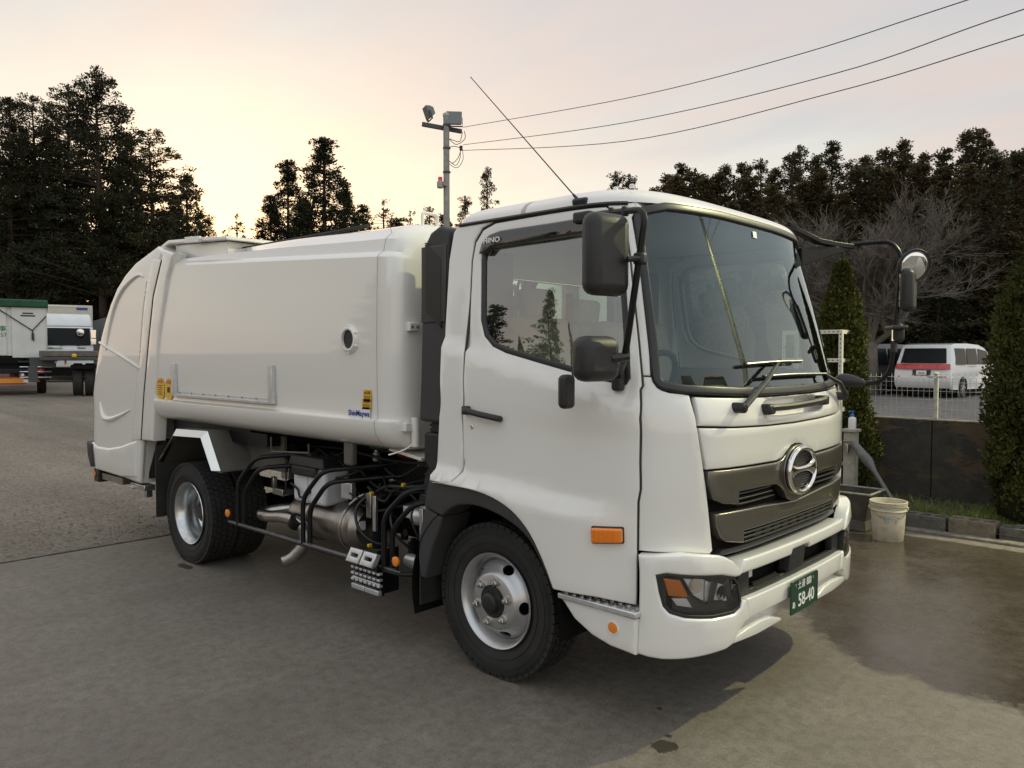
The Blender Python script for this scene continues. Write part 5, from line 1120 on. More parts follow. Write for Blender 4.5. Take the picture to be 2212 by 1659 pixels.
# headlamps
hole = [(1416, 1243), (1440, 1239), (1560, 1243), (1590, 1247), (1598, 1260), (1604, 1297), (1601, 1313), (1588, 1326), (1540, 1337), (1480, 1336), (1446, 1326), (1432, 1311), (1423, 1280)]
hl_ = TB(hole)
def lampparts(f):
    h = panel('headlamp', BUM, f(hl_), 'lensgrey', GT, edge=0, grid=.06, thick=.0, off=-.055)
    pc = lambda pts, m, o, nm: panel(nm, BUM, f(TB(pts)), m, h, edge=.004, grid=.03, thick=.012, off=o)
    pc([(1433, 1251), (1472, 1256), (1492, 1293), (1445, 1290)], 'amber', -.016, 'turn_signal')
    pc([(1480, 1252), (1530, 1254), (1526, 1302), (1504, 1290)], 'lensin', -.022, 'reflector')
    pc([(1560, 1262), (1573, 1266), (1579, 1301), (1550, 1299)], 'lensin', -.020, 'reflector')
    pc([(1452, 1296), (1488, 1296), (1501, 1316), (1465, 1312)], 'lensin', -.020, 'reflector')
    pc([(1528, 1256), (1540, 1258), (1534, 1300), (1526, 1304)], 'alu', -.012, 'lamp_blade')
    pc([(1540, 1256), (1556, 1260), (1546, 1304), (1533, 1308)], 'lensgrey', -.013, 'lamp_blade')
    for (x, y) in ((1509, 1268), (1566, 1283)):
        s, z = TB([(x, y)])[0]; s = f([(s, z)])[0][0]; p, n = BUM(s, z); c = p-n*.03
        m = MB(); m.lathe([(.034, .012), (.03, .004), (.018, -.002), (.0, .0)], (0, 0, 0), 'z', 20); o = m.build('bulb_cup', 'chrome', h); o.matrix_world = Matrix.Translation(Vector(c)) @ Vector(n).to_track_quat('Z', 'Y').to_matrix().to_4x4()
    panel('cover_rim', BUM, f(hl_), 'black', h, holes=[f(inset(resample(hl_, .03), .014 if area(hl_) > 0 else -.014))], edge=.003, grid=.3, thick=.03, off=-.004)
    panel('cover_lens', BUM, f(hl_), 'clear', h, edge=0, grid=.06, thick=0, off=-.008)
lampparts(lambda p: p); lampparts(mir)
# licence plate
pl = MB(); pl.prism(rrect(.33, .165, .012, 4, (0, .487)), 'x', 1.222, 1.226); PLT = pl.build('licence_plate', 'plate', GT, smooth=False)
rimp = MB(); rimp.tube([(1.2265, a, b) for a, b in rrect(.326, .161, .012, 4, (0, .487))+[rrect(.326, .161, .012, 4, (0, .487))[0]]], .0022, 5, cap=False); rimp.build('plate_rim', 'plate', PLT)
MB().box((1.213, 0, .487), (.018, .2, .1)).build('plate_bracket', 'black', PLT)
pb = lambda y, z: basis((1.2266, y, z), (0, 1, 0), (0, 0, 1))
text_mesh('58-40', .090, 'plate_number', 'white', PLT, pb(.022, .458), sx=.95, bold=.0012)
text_mesh('土浦', .044, 'plate_region', 'white', PLT, pb(-.038, .535))
text_mesh('800', .054, 'plate_class', 'white', PLT, pb(.054, .535), sx=.74, bold=.0004)
text_mesh('あ', .036, 'plate_kana', 'white', PLT, pb(-.128, .447), bold=.0006)
for y_ in (-.105, .105): MB().lathe([(.008, 0), (.008, .003), (0, .004)], (1.226, y_, .542), 'x', 10).build('plate_bolt', 'nut', PLT)
# wipers: arm pivot, arm, blade
def wiper(pv, mid, b0, b1, bc):
    p = [on_cab(*pv, .045)[0], on_cab(*[(a+b)/2 for a, b in zip(pv, mid)], .06)[0], on_cab(*mid, .03)[0]]
    m = MB(); m.tube(p, [.016, .013, .007], 8); o = m.build('wiper', 'black', GT)
    q = on_cab(*pv, .025)[0]; MB().lathe([(.024, -.04), (.024, .02), (.018, .028), (0, .03)], q, 'x', 16).build('wiper_pivot', 'black', o, bevel=.003)
    bl = [on_cab(*b0, .022)[0], on_cab(*bc, .026)[0], on_cab(*b1, .022)[0]]
    MB().tube(smooth_path(bl, 4), .009, 6).build('wiper_blade', 'black', o)
    MB().tube([Vector(a)+Vector((.012, 0, .004)) for a in smooth_path(bl, 4)], .004, 5).build('blade_spring', 'alu', o)
wiper((1590, 884), (1672, 782), (1600, 790), (1720, 783), (1665, 785))
wiper((1810, 858), (1772, 812), (1640, 816), (1772, 810), (1700, 812))
a = on_cab(1590, 884, .05)[0]; MB().tube([a, a+np.array([.02, -.04, -.004])], [.004, .004], 6).build('washer_nozzle', 'black', GT); 
# near side step below the door
stp = panel('step_cover', plane((0, -1.072, 0), (1, 0, 0), (0, 0, 1)), [(.515, .555), (.60, .47), (.70, .420), (.80, .396), (.93, .388), (.935, .545), (.52, .562)], 'paint', GT, edge=.012, thick=.12, grid=.05)
panel('round_reflector', plane((0, -1.073, 0), (1, 0, 0), (0, 0, 1)), circ(.024, 24, (.817, .482)), 'reflor', stp, edge=.003, thick=.004, grid=.05, off=.004)
panel('reflector_bezel', plane((0, -1.073, 0), (1, 0, 0), (0, 0, 1)), circ(.031, 24, (.817, .482)), 'paint', stp, holes=[circ(.0245, 24, (.817, .482))], edge=.002, thick=.004, grid=.2, off=.0035)
tr = MB(); tr.box((.73, -1.015, .566), (.43, .15, .026)); TR = tr.build('step_tread', 'alu', GT, bevel=.005)
for i in range(9):
    for j in range(3): MB().lathe([(.014, 0), (.014, .006), (.008, .0065), (.007, .001), (0, .001)], (.55+.045*i, -1.062+.045*j, .579), 'z', 10).build('tread_stud', 'steel', TR)
# arch flare and liner
arc_o = [tuple(AT(x, y, 'y', -1.098)[[0, 2]]) for x, y in ARCH]
arc_i = [tuple(AT(x, y, 'y', -1.098)[[0, 2]]) for x, y in sm2([(956, 1115), (975, 1098), (996, 1091), (1030, 1093), (1075, 1111), (1121, 1142), (1152, 1180), (1182, 1245), (1192, 1272)], 3)]
back = [tuple(AT(x, y, 'y', -1.098)[[0, 2]]) for x, y in ((917, 1094), (922, 1060))]
fl = panel('wheel_arch_flare', plane((0, -1.104, 0), (1, 0, 0), (0, 0, 1)), arc_o[::-1]+back[::-1]+arc_i, 'arch', GT, edge=.012, thick=.16, grid=.05)
rear_px = [(917, 1096), (955, 1117), (946, 1150), (934, 1182), (925, 1215), (918, 1250), (908, 1245), (903, 1205), (906, 1150)]
panel('rear_arch_flare', plane((0, -1.085, 0), (1, 0, 0), (0, 0, 1)), [tuple(AT(x, y, 'y', -1.085)[[0, 2]]) for x, y in rear_px], 'arch', GT, edge=.012, thick=.2, grid=.05)
ln = MB(); ln.loft([[(.53*math.cos(t), y_, .40+.53*math.sin(t)) for t in np.linspace(-.1, math.pi+.3, 20)] for y_ in (-1.09, -.6)], closed=False, cap=False); ln.build('wheel_well', 'dark', GT, flip=False)
fp = [AT(*q, 'x', -.50) for q in ((908, 1190), (960, 1190), (957, 1289), (907, 1302))]
m = MB(); m.prism([(fp[0][1], .68), (-.80, .68), (-.80, .29), (fp[3][1], .29)], 'x', -.505, -.492); m.build('mud_flap', 'rubber', GT)

# ------------------------------------------------------------------ mirrors
def rbox(name, c, d, mat, parent, rot=(0, 0, 0), bev=.03):
    m = MB(); m.box((0, 0, 0), d); o = m.build(name, mat, parent, bevel=bev, seg=4); o.location = c; o.rotation_euler = rot; return o
A0 = on_cab(1262, 470, .03)[0]; A1 = AT(1300, 461, 'y', -1.10); A2 = AT(1396, 452, 'y', -1.24); A3 = AT(1372, 620, 'y', -1.24); A4 = AT(1350, 770, 'y', -1.22); A5 = on_cab(1335, 815, .02)[0]
MIR = MB().tube(round_path([A0, A1, A2, A3, A4, A5], .07, 6), .014, 10).build('mirror_arm', 'frame', GT)
rbox('arm_bracket', A0, (.10, .05, .05), 'black', MIR, bev=.012)
rbox('arm_foot', A5, (.05, .05, .12), 'black', MIR, bev=.015)
for t in (.25, .55): p = A1*(1-t)+A2*t; rbox('arm_clip', p, (.022, .03, .04), 'black', MIR, bev=.006)
def mirror(c, w, h, dp, parent, rz, nm='mirror_housing', glass=True, taper=None):
    o = rbox(nm, c, (dp, w, h), 'black', parent, (0, 0, rz), bev=min(.045, dp*.45))
    if glass:
        m = MB(); m.box((-dp/2+.004, 0, 0), (.012, w*.70, h*.78)); g = m.build('mirror_glass', 'mirror', o, bevel=.0)
    return o
c = AT(1308, 550, 'y', -1.335); mirror(c, .205, .325, .10, MIR, R(-12))
MB().tube([AT(1384, 558, 'y', -1.25), AT(1355, 560, 'y', -1.30)], .012, 8).build('mirror_clamp', 'black', MIR); rbox('mirror_clamp', AT(1383, 559, 'y', -1.24), (.05, .04, .05), 'black', MIR, bev=.012)
c = AT(1287, 775, 'y', -1.30); mirror(c, .205, .185, .11, MIR, R(-8))
MB().tube([AT(1320, 775, 'y', -1.26), AT(1358, 770, 'y', -1.2)], [.022, .018], 8).build('mirror_clamp', 'black', MIR)
c = AT(1224, 846, 'y', -1.20); mirror(c, .075, .150, .05, MIR, R(-10)); MB().tube([AT(1238, 806, 'y', -1.2), AT(1270, 800, 'y', -1.2)], .012, 8).build('mirror_clamp', 'black', MIR)
# far side mirror frame
B = lambda x, y, yy=1.3: AT(x, y, 'y', yy)
FM = MB().tube(round_path([B(1838, 528, 1.22), B(1925, 521), B(1948, 550), B(1940, 640), B(1931, 740), B(1924, 800), B(1900, 826), B(1868, 828), B(1815, 822, 1.12)], .06, 6), .014, 10).build('mirror_arm', 'frame', GT)
m = MB(); m.loft([[tuple(B(x, y+d, yy)+np.array([e, 0, 0])) for d, e in ((-6, -.02), (-6, .03), (5, .03), (5, -.02))] for x, y, yy in ((1708, 494, .80), (1765, 522, .98), (1800, 529, 1.1), (1838, 534, 1.22))]); m.build('arm_bracket', 'frame', FM, bevel=.004)
m = MB(); m.loft([[tuple(B(x, y+d, yy)+np.array([e, 0, 0])) for d, e in ((-14+k, -.02), (-14+k, .03), (14-k, .03), (14-k, -.02))] for x, y, yy, k in ((1722, 556, .86, -6), (1760, 548, .98, 0), (1800, 541, 1.1, 6), (1828, 537, 1.2, 9))]); m.build('arm_bracket', 'frame', FM, bevel=.004)
MB().tube(smooth_path([B(1806, 823, 1.06), B(1818, 821, 1.08), B(1838, 823, 1.12), B(1866, 828, 1.2)], 4), [.022]+[.022+.020*math.sin(math.pi*i_/12) for i_ in range(1, 12)]+[.016], 12).build('arm_foot', 'black', FM, ang=180)
def disc_mirror(cpx, r, nrm, par):
    c = Vector(B(*cpx, 1.34)); q = Vector(nrm).to_track_quat('Z', 'Y').to_matrix().to_4x4()
    m = MB(); m.lathe([(0, -.04), (r*.6, -.035), (r*.95, -.012), (r, 0), (r*.97, .008), (r*.93, .006)], (0, 0, 0), 'z', 28); o = m.build('round_mirror', 'black', par); o.matrix_world = Matrix.Translation(c) @ q
    g = MB(); g.lathe([(r*.93, .004), (r*.7, .012), (r*.4, .018), (0, .020)], (0, 0, 0), 'z', 28); o2 = g.build('mirror_glass', 'mirror', o, flip=True, ang=180)
disc_mirror((1974, 575), .108, (.75, -.62, -.28), FM)
mirror(B(1962, 628, 1.34), .17, .26, .08, FM, R(8)); mirror(B(1940, 720, 1.33), .12, .12, .07, FM, R(20)); rbox('mirror_clamp', B(1936, 708, 1.3), (.09, .17, .025), 'black', FM, (0, 0, .6), bev=.01); rbox('mirror_clamp', B(1931, 745, 1.31), (.03, .05, .10), 'black', FM, bev=.01)

# ------------------------------------------------------------------ antenna
p, n, s_, z_ = on_cab(1254, 440, .0); p = AT(1254, 438, 'y', -.955)
an = rbox('antenna', p, (.085, .03, .045), 'black', GT, (.3, 0, 0), bev=.012)
tip = AT(1017, 167, 'y', -.97); MB().tube([(0, 0, 0), ((tip-p)*.06)], [.010, .006], 8).build('antenna_collar', 'black', an); MB().tube([(0, 0, 0), tip-p], [.0032, .0022], 6).build('antenna_rod', 'frame', an)
MB().lathe([(0, -.004), (.004, 0), (0, .004)], tuple(tip-p), 'z', 8).build('antenna_tip', 'frame', an)
for ch in an.children: ch.matrix_parent_inverse = Matrix.Identity(4); ch.rotation_euler = (-.3, 0, 0)

# ------------------------------------------------------------------ air intake behind the cab
SN = MB(); SN.prism([(-.36, 2.36), (-.36, 1.30), (-.60, 1.30), (-.585, 1.55), (-.575, 1.85), (-.56, 2.27), (-.50, 2.35), (-.42, 2.385)], 'y', -.98, -.68); SNO = SN.build('air_intake', 'arch', GT, bevel=.02, seg=3)
for k in range(34):
    z_ = 1.875+.0112*k; MB().box((-.463, -.984, z_), (.165, .016, .0055), (.0, R(38), 0)).build('intake_louvre', 'slat', SNO)
for k in range(26):
    z_ = 1.87+.0155*k; MB().box((-.578+.015*k/26, -.87, z_), (.022, .20, .006), (0, R(-30), 0)).build('intake_louvre', 'slat', SNO)
MB().box((-.463, -.983, 2.065), (.20, .012, .42)).build('louvre_panel', 'slat', SNO, bevel=.01)
m = MB(); m.lathe([(.105+(.018 if k % 2 else 0), 1.24+.0125*k) for k in range(17)], (-.48, -.84, 0), 'z', 24); m.build('intake_bellows', 'rubber', SNO, ang=180)
m = MB(); m.prism([(-.58, 1.24), (-.58, 1.08), (-.50, .98), (-.38, .98), (-.38, 1.24)], 'y', -.96, -.70); m.build('intake_duct', 'black', SNO, bevel=.015)
m = MB(); m.lathe([(.13, -.07), (.15, -.07), (.16, -.05), (.16, .05), (.15, .07), (.05, .075), (0, .075)], (-.46, -.86, .93), 'y', 28, sgn=1); ac = m.build('air_filter_cap', 'rubber', GT)
for k in range(14):
    t = 2*math.pi*k/14; MB().box((-.46+.11*math.cos(t), -.934, .93+.11*math.sin(t)), (.09, .008, .006), (0, -t, 0)).build('cap_rib', 'black', ac)

# ------------------------------------------------------------------ wheels
def make_tyre(ro=.405, w=.225, rb=.245):
    m = MB(); h = w/2
    pr = [(rb-.012, -h*.72), (rb+.01, -h*.80), (rb+.05, -h*.98), (rb+.09, -h), (ro-.035, -h*.97), (ro-.018, -h*.93), (ro-.012, -h*.86), (ro-.012, h*.86), (ro-.018, h*.93), (ro-.035, h*.97), (rb+.09, h), (rb+.05, h*.98), (rb+.01, h*.80), (rb-.012, h*.72)]
    m.lathe(pr, (0, 0, 0), 'y', 64, close=True); return m
def make_tread(ro=.405, w=.225, n=52):
    m = MB(); rnd = random.Random(3); h = w/2
    for row, (yc, yw) in enumerate(((-h*.80, .036), (-h*.42, .034), (0, .038), (h*.42, .034), (h*.80, .036))):
        for k in range(n):
            t = 2*math.pi*(k+(.5 if row % 2 else 0))/n; q = Matrix.Rotation(t, 3, 'Y')
            sk = .25 if row in (1, 3) else 0
            P = [Vector((x_*(1 if z_ > 0 else 1.0), y_+sk*x_, ro-.016+z_)) for z_ in (0, .016) for x_, y_ in ((-.0205, -yw/2), (.0205, -yw/2), (.0205, yw/2), (-.0205, yw/2))]
            m.add([tuple(q @ (p+Vector((0, yc, 0)))) for p in P], [(4, 5, 6, 7), (0, 1, 5, 4), (1, 2, 6, 5), (2, 3, 7, 6), (3, 0, 4, 7)])
        if row in (0, 4):
            for k in range(n):
                t = 2*math.pi*(k+.5*(row % 2))/n; q = Matrix.Rotation(t, 3, 'Y'); s_ = -1 if row == 0 else 1
                P = [Vector((x_, s_*y_, z_)) for x_, y_, z_ in ((-.019, h*.85, ro-.002), (.019, h*.85, ro-.002), (.019, h*.99, ro-.024), (-.019, h*.99, ro-.024), (-.019, h*.9, ro-.03), (.019, h*.9, ro-.03))]
                m.add([tuple(q @ p) for p in P], [(0, 1, 2, 3), (3, 2, 5, 4), (0, 3, 4), (1, 5, 2)])
    return m
TYRE = make_tyre().build('tyre', 'tyre', None, ang=50); TREAD = make_tread().build('tread', 'tyre', None, smooth=False, flip=True)
side_r = MB()
for r_ in (.372, .360, .348, .300): side_r.tube([(r_*math.cos(t), -.113+(.0 if r_ < .35 else .003), r_*math.sin(t)) for t in np.linspace(0, 2*math.pi, 65)], .0018, 4, cap=False)
SRING = side_r.build('sidewall_ring', 'tyre', None, ang=180)
# front rim: flange, well, and a bulging disc with hand holes (cut with a boolean)
fr = MB(); fr.lathe([(.238, .10), (.225, .09), (.215, .05), (.222, -.06), (.236, -.088), (.247, -.098), (.250, -.104), (.247, -.109), (.240, -.106), (.226, -.080), (.214, -.062), (.204, .05), (.214, .09)], (0, 0, 0), 'y', 56, close=True); FRIM = fr.build('rim', 'rim', None, ang=40)
ds = MB(); ds.lathe([(.210, -.035), (.200, -.050), (.182, -.068), (.160, -.092), (.148, -.112), (.138, -.118), (.085, -.120), (.083, -.105), (.136, -.104), (.150, -.085), (.175, -.055), (.205, -.025)], (0, 0, 0), 'y', 72, close=True); FDISC = ds.build('wheel_disc', 'rim', None, ang=40)
ct = MB()
for k in range(5):
    t = 2*math.pi*(k+.15)/5; d = Vector((math.cos(t), 0, math.sin(t))); ax = (d*.55+Vector((0, -1, 0))).normalized(); c0 = d*.178+Vector((0, -.07, 0)); tang = Vector((-math.sin(t), 0, math.cos(t))); bi = ax.cross(tang)
    ct.loft([[tuple(c0+ax*z_+tang*.035*math.cos(q)+bi*.027*math.sin(q)) for q in np.linspace(0, 2*math.pi, 21)[:-1]] for z_ in (-.08, .08)])
CUT = ct.build('cutter', None, None)
bo = FDISC.modifiers.new('holes', 'BOOLEAN'); bo.operation = 'DIFFERENCE'; bo.object = CUT; bo.solver = 'EXACT'
dg = bpy.context.evaluated_depsgraph_get(); dg.update(); me = bpy.data.meshes.new_from_object(FDISC.evaluated_get(dg)); FDISC.modifiers.clear(); FDISC.data = me; me.set_sharp_from_angle(angle=R(40))
bpy.data.objects.remove(CUT)
def nutmesh():
    m = MB(); m.lathe([(.024, .002), (.024, -.004), (.020, -.006)], (0, 0, 0), 'y', 20); m.lathe([(.0185, -.005), (.0185, -.024), (.015, -.028)], (0, 0, 0), 'y', 6); m.lathe([(.010, -.02), (.010, -.036), (.007, -.038)], (0, 0, 0), 'y', 12); return m
NUT = nutmesh().build('wheel_nut', 'nut', None, ang=30)
hb = MB(); hb.lathe([(.082, -.09), (.080, -.118), (.06, -.120), (.052, -.132), (.050, -.150), (.038, -.158), (.03, -.160), (0, -.161)], (0, 0, 0), 'y', 28); HUB = hb.build('hub', 'black', None)
br = MB(); br.lathe([(0, .0), (.2, .0), (.2, .08), (0, .08)], (0, 0, 0), 'y', 32); BRK = br.build('brake_drum', 'dark', None)
rr_ = MB(); rr_.lathe([(.240, .104), (.247, .109), (.250, .104), (.236, .085), (.222, .06), (.215, -.05), (.236, -.088), (.247, -.098), (.250, -.104), (.247, -.109), (.240, -.106), (.226, -.080), (.212, -.062), (.205, .06), (.226, .09)], (0, 0, 0), 'y', 56, close=True); RRIM = rr_.build('rim', 'galv', None, ang=40)
rd = MB(); rd.lathe([(.207, .06), (.185, .085), (.150, .10), (.125, .095), (.110, .085), (.082, .085), (.080, .10), (.11, .10), (.15, .115), (.19, .10), (.208, .075)], (0, 0, 0), 'y', 56, close=True); RDISC = rd.build('wheel_disc', 'galv', None, ang=40)
rh = MB(); rh.lathe([(.092, .10), (.090, .02), (.082, .0), (.060, -.005), (.055, -.02), (.0, -.022)], (0, 0, 0), 'y', 28); RHUB = rh.build('hub', 'black', None)
def dup(o, parent, loc=(0, 0, 0), rot=(0, 0, 0)):
    c = o.copy(); COL.objects.link(c); c.parent = parent; c.location = loc; c.rotation_euler = rot; return c
def wheel(name, loc, rz, front, spin):
    w = dup(TYRE, GT, loc, (0, spin, rz)); w.name = name
    t = dup(TREAD, w); t.name = 'tread'; t['kind'] = 'stuff'; dup(SRING, w).name = 'sidewall_ring'
    if front:
        for p in (FRIM, FDISC, HUB): dup(p, w)
        dup(BRK, w, (0, 0, 0))
        for k in range(6): t = 2*math.pi*(k+.5)/6; dup(NUT, w, (.111*math.cos(t), -.119, .111*math.sin(t)), (0, t, 0))
    else:
        dup(RRIM, w)
        if front is not None:
            dup(RDISC, w); dup(RHUB, w)
            for k in range(6): t = 2*math.pi*k/6; dup(NUT, w, (.098*math.cos(t), .085, .098*math.sin(t)), (0, t, 0))
    return w
WY, RY = .872, .950
wheel('front_wheel', (0, -WY, .401), 0, True, .25); wheel('front_wheel', (0, WY, .401), math.pi, True, 1.1)
WB = -3.346
wheel('rear_wheel', (WB, -RY, .401), 0, False, .4); wheel('rear_wheel', (WB, RY, .401), math.pi, False, .2)
wheel('rear_inner_wheel', (WB, -RY+.255, .401), 0, None, .8); wheel('rear_inner_wheel', (WB, RY-.255, .401), math.pi, None, .9)
for o in (TYRE, TREAD, SRING, FRIM, FDISC, NUT, HUB, BRK, RRIM, RDISC, RHUB): bpy.data.objects.remove(o)
MB().tube([(0, -.85, .40), (0, .85, .40)], .07, 12).build('front_axle', 'dark', GT)
ax = MB(); ax.tube([(WB, -.85, .40), (WB, .85, .40)], .075, 12); ax.lathe([(0, -.2), (.15, -.16), (.19, 0), (.15, .16), (0, .2)], (WB, 0, .40), 'x', 20); ax.build('rear_axle', 'dark', GT)

# ------------------------------------------------------------------ chassis and the things hung on it
for sg in (-1, 1):
    m = MB(); m.box((-2.1, sg*.40, .86), (5.9, .06, .21)); m.build('frame_rail', 'frame', GT, bevel=.01)
m = MB()
for x_ in (-.6, -1.5, -2.3, -3.0, -3.8, -4.6): m.box((x_, 0, .86), (.08, .8, .16))
m.build('cross_members', 'frame', GT)
m = MB(); m.box((-.15, 0, .80), (1.1, .66, .55)); m.lathe([(.12, -.5), (.14, 0), (.12, .5)], (-1.0, 0, .72), 'x', 16); m.build('engine', 'dark', GT, bevel=.05)
m = MB(); m.tube([(-1.4, 0, .72), (WB, 0, .42)], .05, 10); m.build('drive_shaft', 'dark', GT)
m = MB(); m.box((-2.3, 0, 1.06), (3.3, 1.0, .14)); m.build('subframe', 'frame', GT, bevel=.01)
for sg in (-1, 1):
    m = MB(); m.box((WB, sg*.52, .62), (1.1, .07, .06)); m.build('leaf_spring', 'dark', GT)
# side guard
gx = lambda x, y: AT(x, y, 'y', -1.06)
rail = MB(); rail.tube(round_path([(-2.66, -1.06, .432), (-.66, -1.06, .427), (-.56, -1.0, .435), (-.50, -.90, .44)], .05, 4), .014, 8); GD = rail.build('side_guard', 'frame', GT)
hil = MB(); hil.box((-1.66, -1.06, .443), (2.0, .022, .006)); hil.build('guard_top_strip', 'galv', GD)
def hoop(x0, top):
    for dx, dz in ((0, 0), (.055, -.07)):
        m = MB(); m.tube(round_path([(x0+dx, -1.06+dx*.3, .435), (x0+dx, -1.06+dx*.3, .74+dz), (x0+dx+.14, -1.0, top+dz-.03), (x0+dx+.42, -.62, top+dz)], .07, 5), .016, 10); m.build('guard_hoop', 'frame', GD)
hoop(-2.53, .96); hoop(-1.67, .955); hoop(-.815, .93)
for x_, z_ in ((-2.66, .50), (-.69, .50)):
    m = MB(); m.lathe([(.028, .006), (.028, -.006), (.022, -.010), (0, -.010)], (x_, -1.075, z_), 'y', 20); m.build('round_reflector', 'reflor', GD); MB().box((x_, -1.066, z_-.03), (.02, .008, .08)).build('reflector_bracket', 'frame', GD)
# wheel chocks hung behind the step
def chock(x0, x1, z0, z1, y):
    m = MB(); cx, cz = (x0+x1)/2, (z0+z1)/2; hw, hh = (x1-x0)/2, (z1-z0)/2
    o = panel('wheel_chock', plane((0, y, 0), (1, 0, 0), (0, .35, 1)), [(x0-.008, z0), (x1-.008, z0), (x1+.01, z1), (x0+.01, z1)], 'alu', GT, holes=[[(cx-hw*.6, cz-hh*.2), (cx+hw*.6, cz-hh*.2), (cx+hw*.65, cz+hh*.3), (cx-hw*.55, cz+hh*.3)]], edge=.004, thick=.03, grid=.2); return o
chock(-1.10, -.98, .44, .52, -1.28); chock(-.965, -.845, .44, .52, -1.28)
fs = MB(); fs.box((-.97, -1.06, .435), (.30, .10, .012)); fs.box((-.86, -1.0, .40), (.012, .16, .26)); FS = fs.build('foot_step', 'frame', GT)
for i in range(2):
    m = MB(); m.box((-1.035+.135*i, -1.075, .335), (.128, .012, .014)); m.box((-1.035+.135*i, -1.075, .285), (.128, .03, .03)); m.build('foot_step_plate', 'alu', FS, bevel=.004)
for i in range(7):
    for j in range(3): MB().box((-1.085+.042*i, -1.08, .40-.036*j), (.026, .03, .016)).build('step_tooth', 'alu', FS, bevel=.004)
MB().box((-.97, -1.05, .345), (.27, .012, .16)).build('step_backing', 'frame', FS)
# muffler, pipes, urea tank
mf = MB(); mf.lathe([(.0, -.52), (.11, -.515), (.145, -.48), (.152, -.44), (.152, -.22), (.160, -.215), (.160, -.18), (.152, -.175), (.152, .16), (.165, .17), (.165, .22), (.158, .23), (.150, .27), (.11, .31), (.04, .325), (0, .326)], (-1.80, -.66, .50), 'x', 40); MF = mf.build('exhaust_filter', 'muffler', GT, ang=30)
for x_ in (-2.02, -1.60): m = MB(); m.tube([(x_, -.66+.167*math.cos(t), .50+.167*math.sin(t)) for t in np.linspace(0, 2*math.pi, 33)], .010, 6, cap=False); m.build('clamp_band', 'steel', MF)
m = MB(); m.box((-1.476, -.73, .53), (.004, .05, .06)); m.build('filter_label', 'sticker', MF)
m = MB(); m.tube(smooth_path([(-2.30, -.70, .54), (-2.42, -.86, .52), (-2.42, -.93, .505), (-2.30, -.945, .51), (-2.12, -.94, .53), (-2.0, -.93, .525), (-1.93, -.90, .48), (-1.90, -.90, .38), (-1.96, -.95, .28), (-2.02, -.99, .24)], 5), .042, 16); m.build('exhaust_pipe', 'steel', GT, ang=180)
m = MB(); m.tube([(-1.985, -.93, .49), (-1.945, -.93, .54)], .052, 14); m.build('pipe_clamp', 'frame', GT)
m = MB(); m.tube(smooth_path([(-1.55, -.78, .67), (-1.47, -.72, .74), (-1.30, -.70, .745)], 4), .008, 6); m.build('heat_strap', 'steel', GT)
tk = MB(); tk.box((-1.97, -.72, .76), (.40, .22, .27)); TK = tk.build('urea_tank', 'jug', GT, bevel=.03, seg=3)
m = MB(); m.box((-1.97, -.72, .925), (.45, .28, .08), taper=.88); m.box((-1.97, -.86, .86), (.30, .03, .07)); m.build('tank_cover', 'black', TK, bevel=.02, seg=3)
m = MB(); m.box((-1.97, -.836, .76), (.008, .008, .25)); m.build('tank_seam', 'jug', TK)
rq = random.Random(17)
for i_ in range(46):
    x_ = rq.uniform(-2.55, -.62); y_ = rq.uniform(-.80, -.50); z_ = rq.uniform(.42, 1.0); s_ = rq.uniform(.03, .09); mt_ = rq.choice(('frame', 'frame', 'dark', 'dark', 'steel', 'black', 'alu'))
    if -2.35 < x_ < -1.45 and z_ < .70: y_ = rq.uniform(-.50, -.42)
    if i_ % 2: MB().box((x_, y_, z_), (s_*rq.uniform(.6, 1.8), s_*rq.uniform(.5, 1.2), s_*rq.uniform(.6, 1.6)), (0, 0, rq.uniform(-.3, .3))).build('chassis_bracket', mt_, GT, bevel=.006)
    else: MB().lathe([(s_*.5, -s_*.7), (s_*.55, -s_*.5), (s_*.55, s_*.5), (s_*.3, s_*.6), (s_*.3, s_*.9), (0, s_*.9)], (x_, y_, z_), rq.choice('xyz'), 12).build('chassis_fitting', mt_, GT)
for i_ in range(16):
    x_ = rq.uniform(-2.5, -.9); y_ = rq.uniform(-.86, -.6); z_ = rq.uniform(.72, 1.02); l_ = rq.uniform(.25, .7)
    MB().tube(smooth_path([(x_, y_, z_), (x_+l_*.35, y_-rq.uniform(-.03, .06), z_-rq.uniform(0, .10)), (x_+l_*.7, y_+rq.uniform(-.04, .04), z_+rq.uniform(-.10, .04)), (x_+l_, y_+.10, z_+rq.uniform(-.12, .06))], 5), rq.uniform(.005, .011), 6).build('chassis_hose', rq.choice(('black', 'frame', 'rubber')), GT, ang=180)
# valves, hoses and a reservoir between the guard hoops
def pipe(name, pts, r, mat, n=7): return MB().tube(smooth_path(pts, 5), r, n).build(name, mat, GT, ang=180)
rnd = random.Random(5)
pipe('brake_hose', [(-1.25, -.85, .78), (-1.28, -.92, .70), (-1.24, -.93, .58), (-1.15, -.88, .50), (-1.08, -.8, .48)], .010, 'black')
pipe('brake_hose', [(-1.22, -.80, .80), (-1.05, -.85, .86), (-.85, -.85, .88), (-.65, -.75, .90)], .012, 'black')
pipe('brake_hose', [(-1.1, -.72, .62), (-1.0, -.86, .70), (-.92, -.9, .60), (-.85, -.8, .47)], .009, 'black')
pipe('cable', [(-.75, -.8, .85), (-.7, -.95, .75), (-.66, -.92, .60), (-.7, -.8, .5)], .007, 'black')
pipe('cable', [(-2.4, -.7, .9), (-2.3, -.8, .85), (-2.28, -.82, .7), (-2.35, -.8, .62)], .006, 'black')
pipe('cable', [(-2.45, -.62, .98), (-1.9, -.6, 1.0), (-1.3, -.6, .97), (-.7, -.6, 1.0)], .010, 'black')
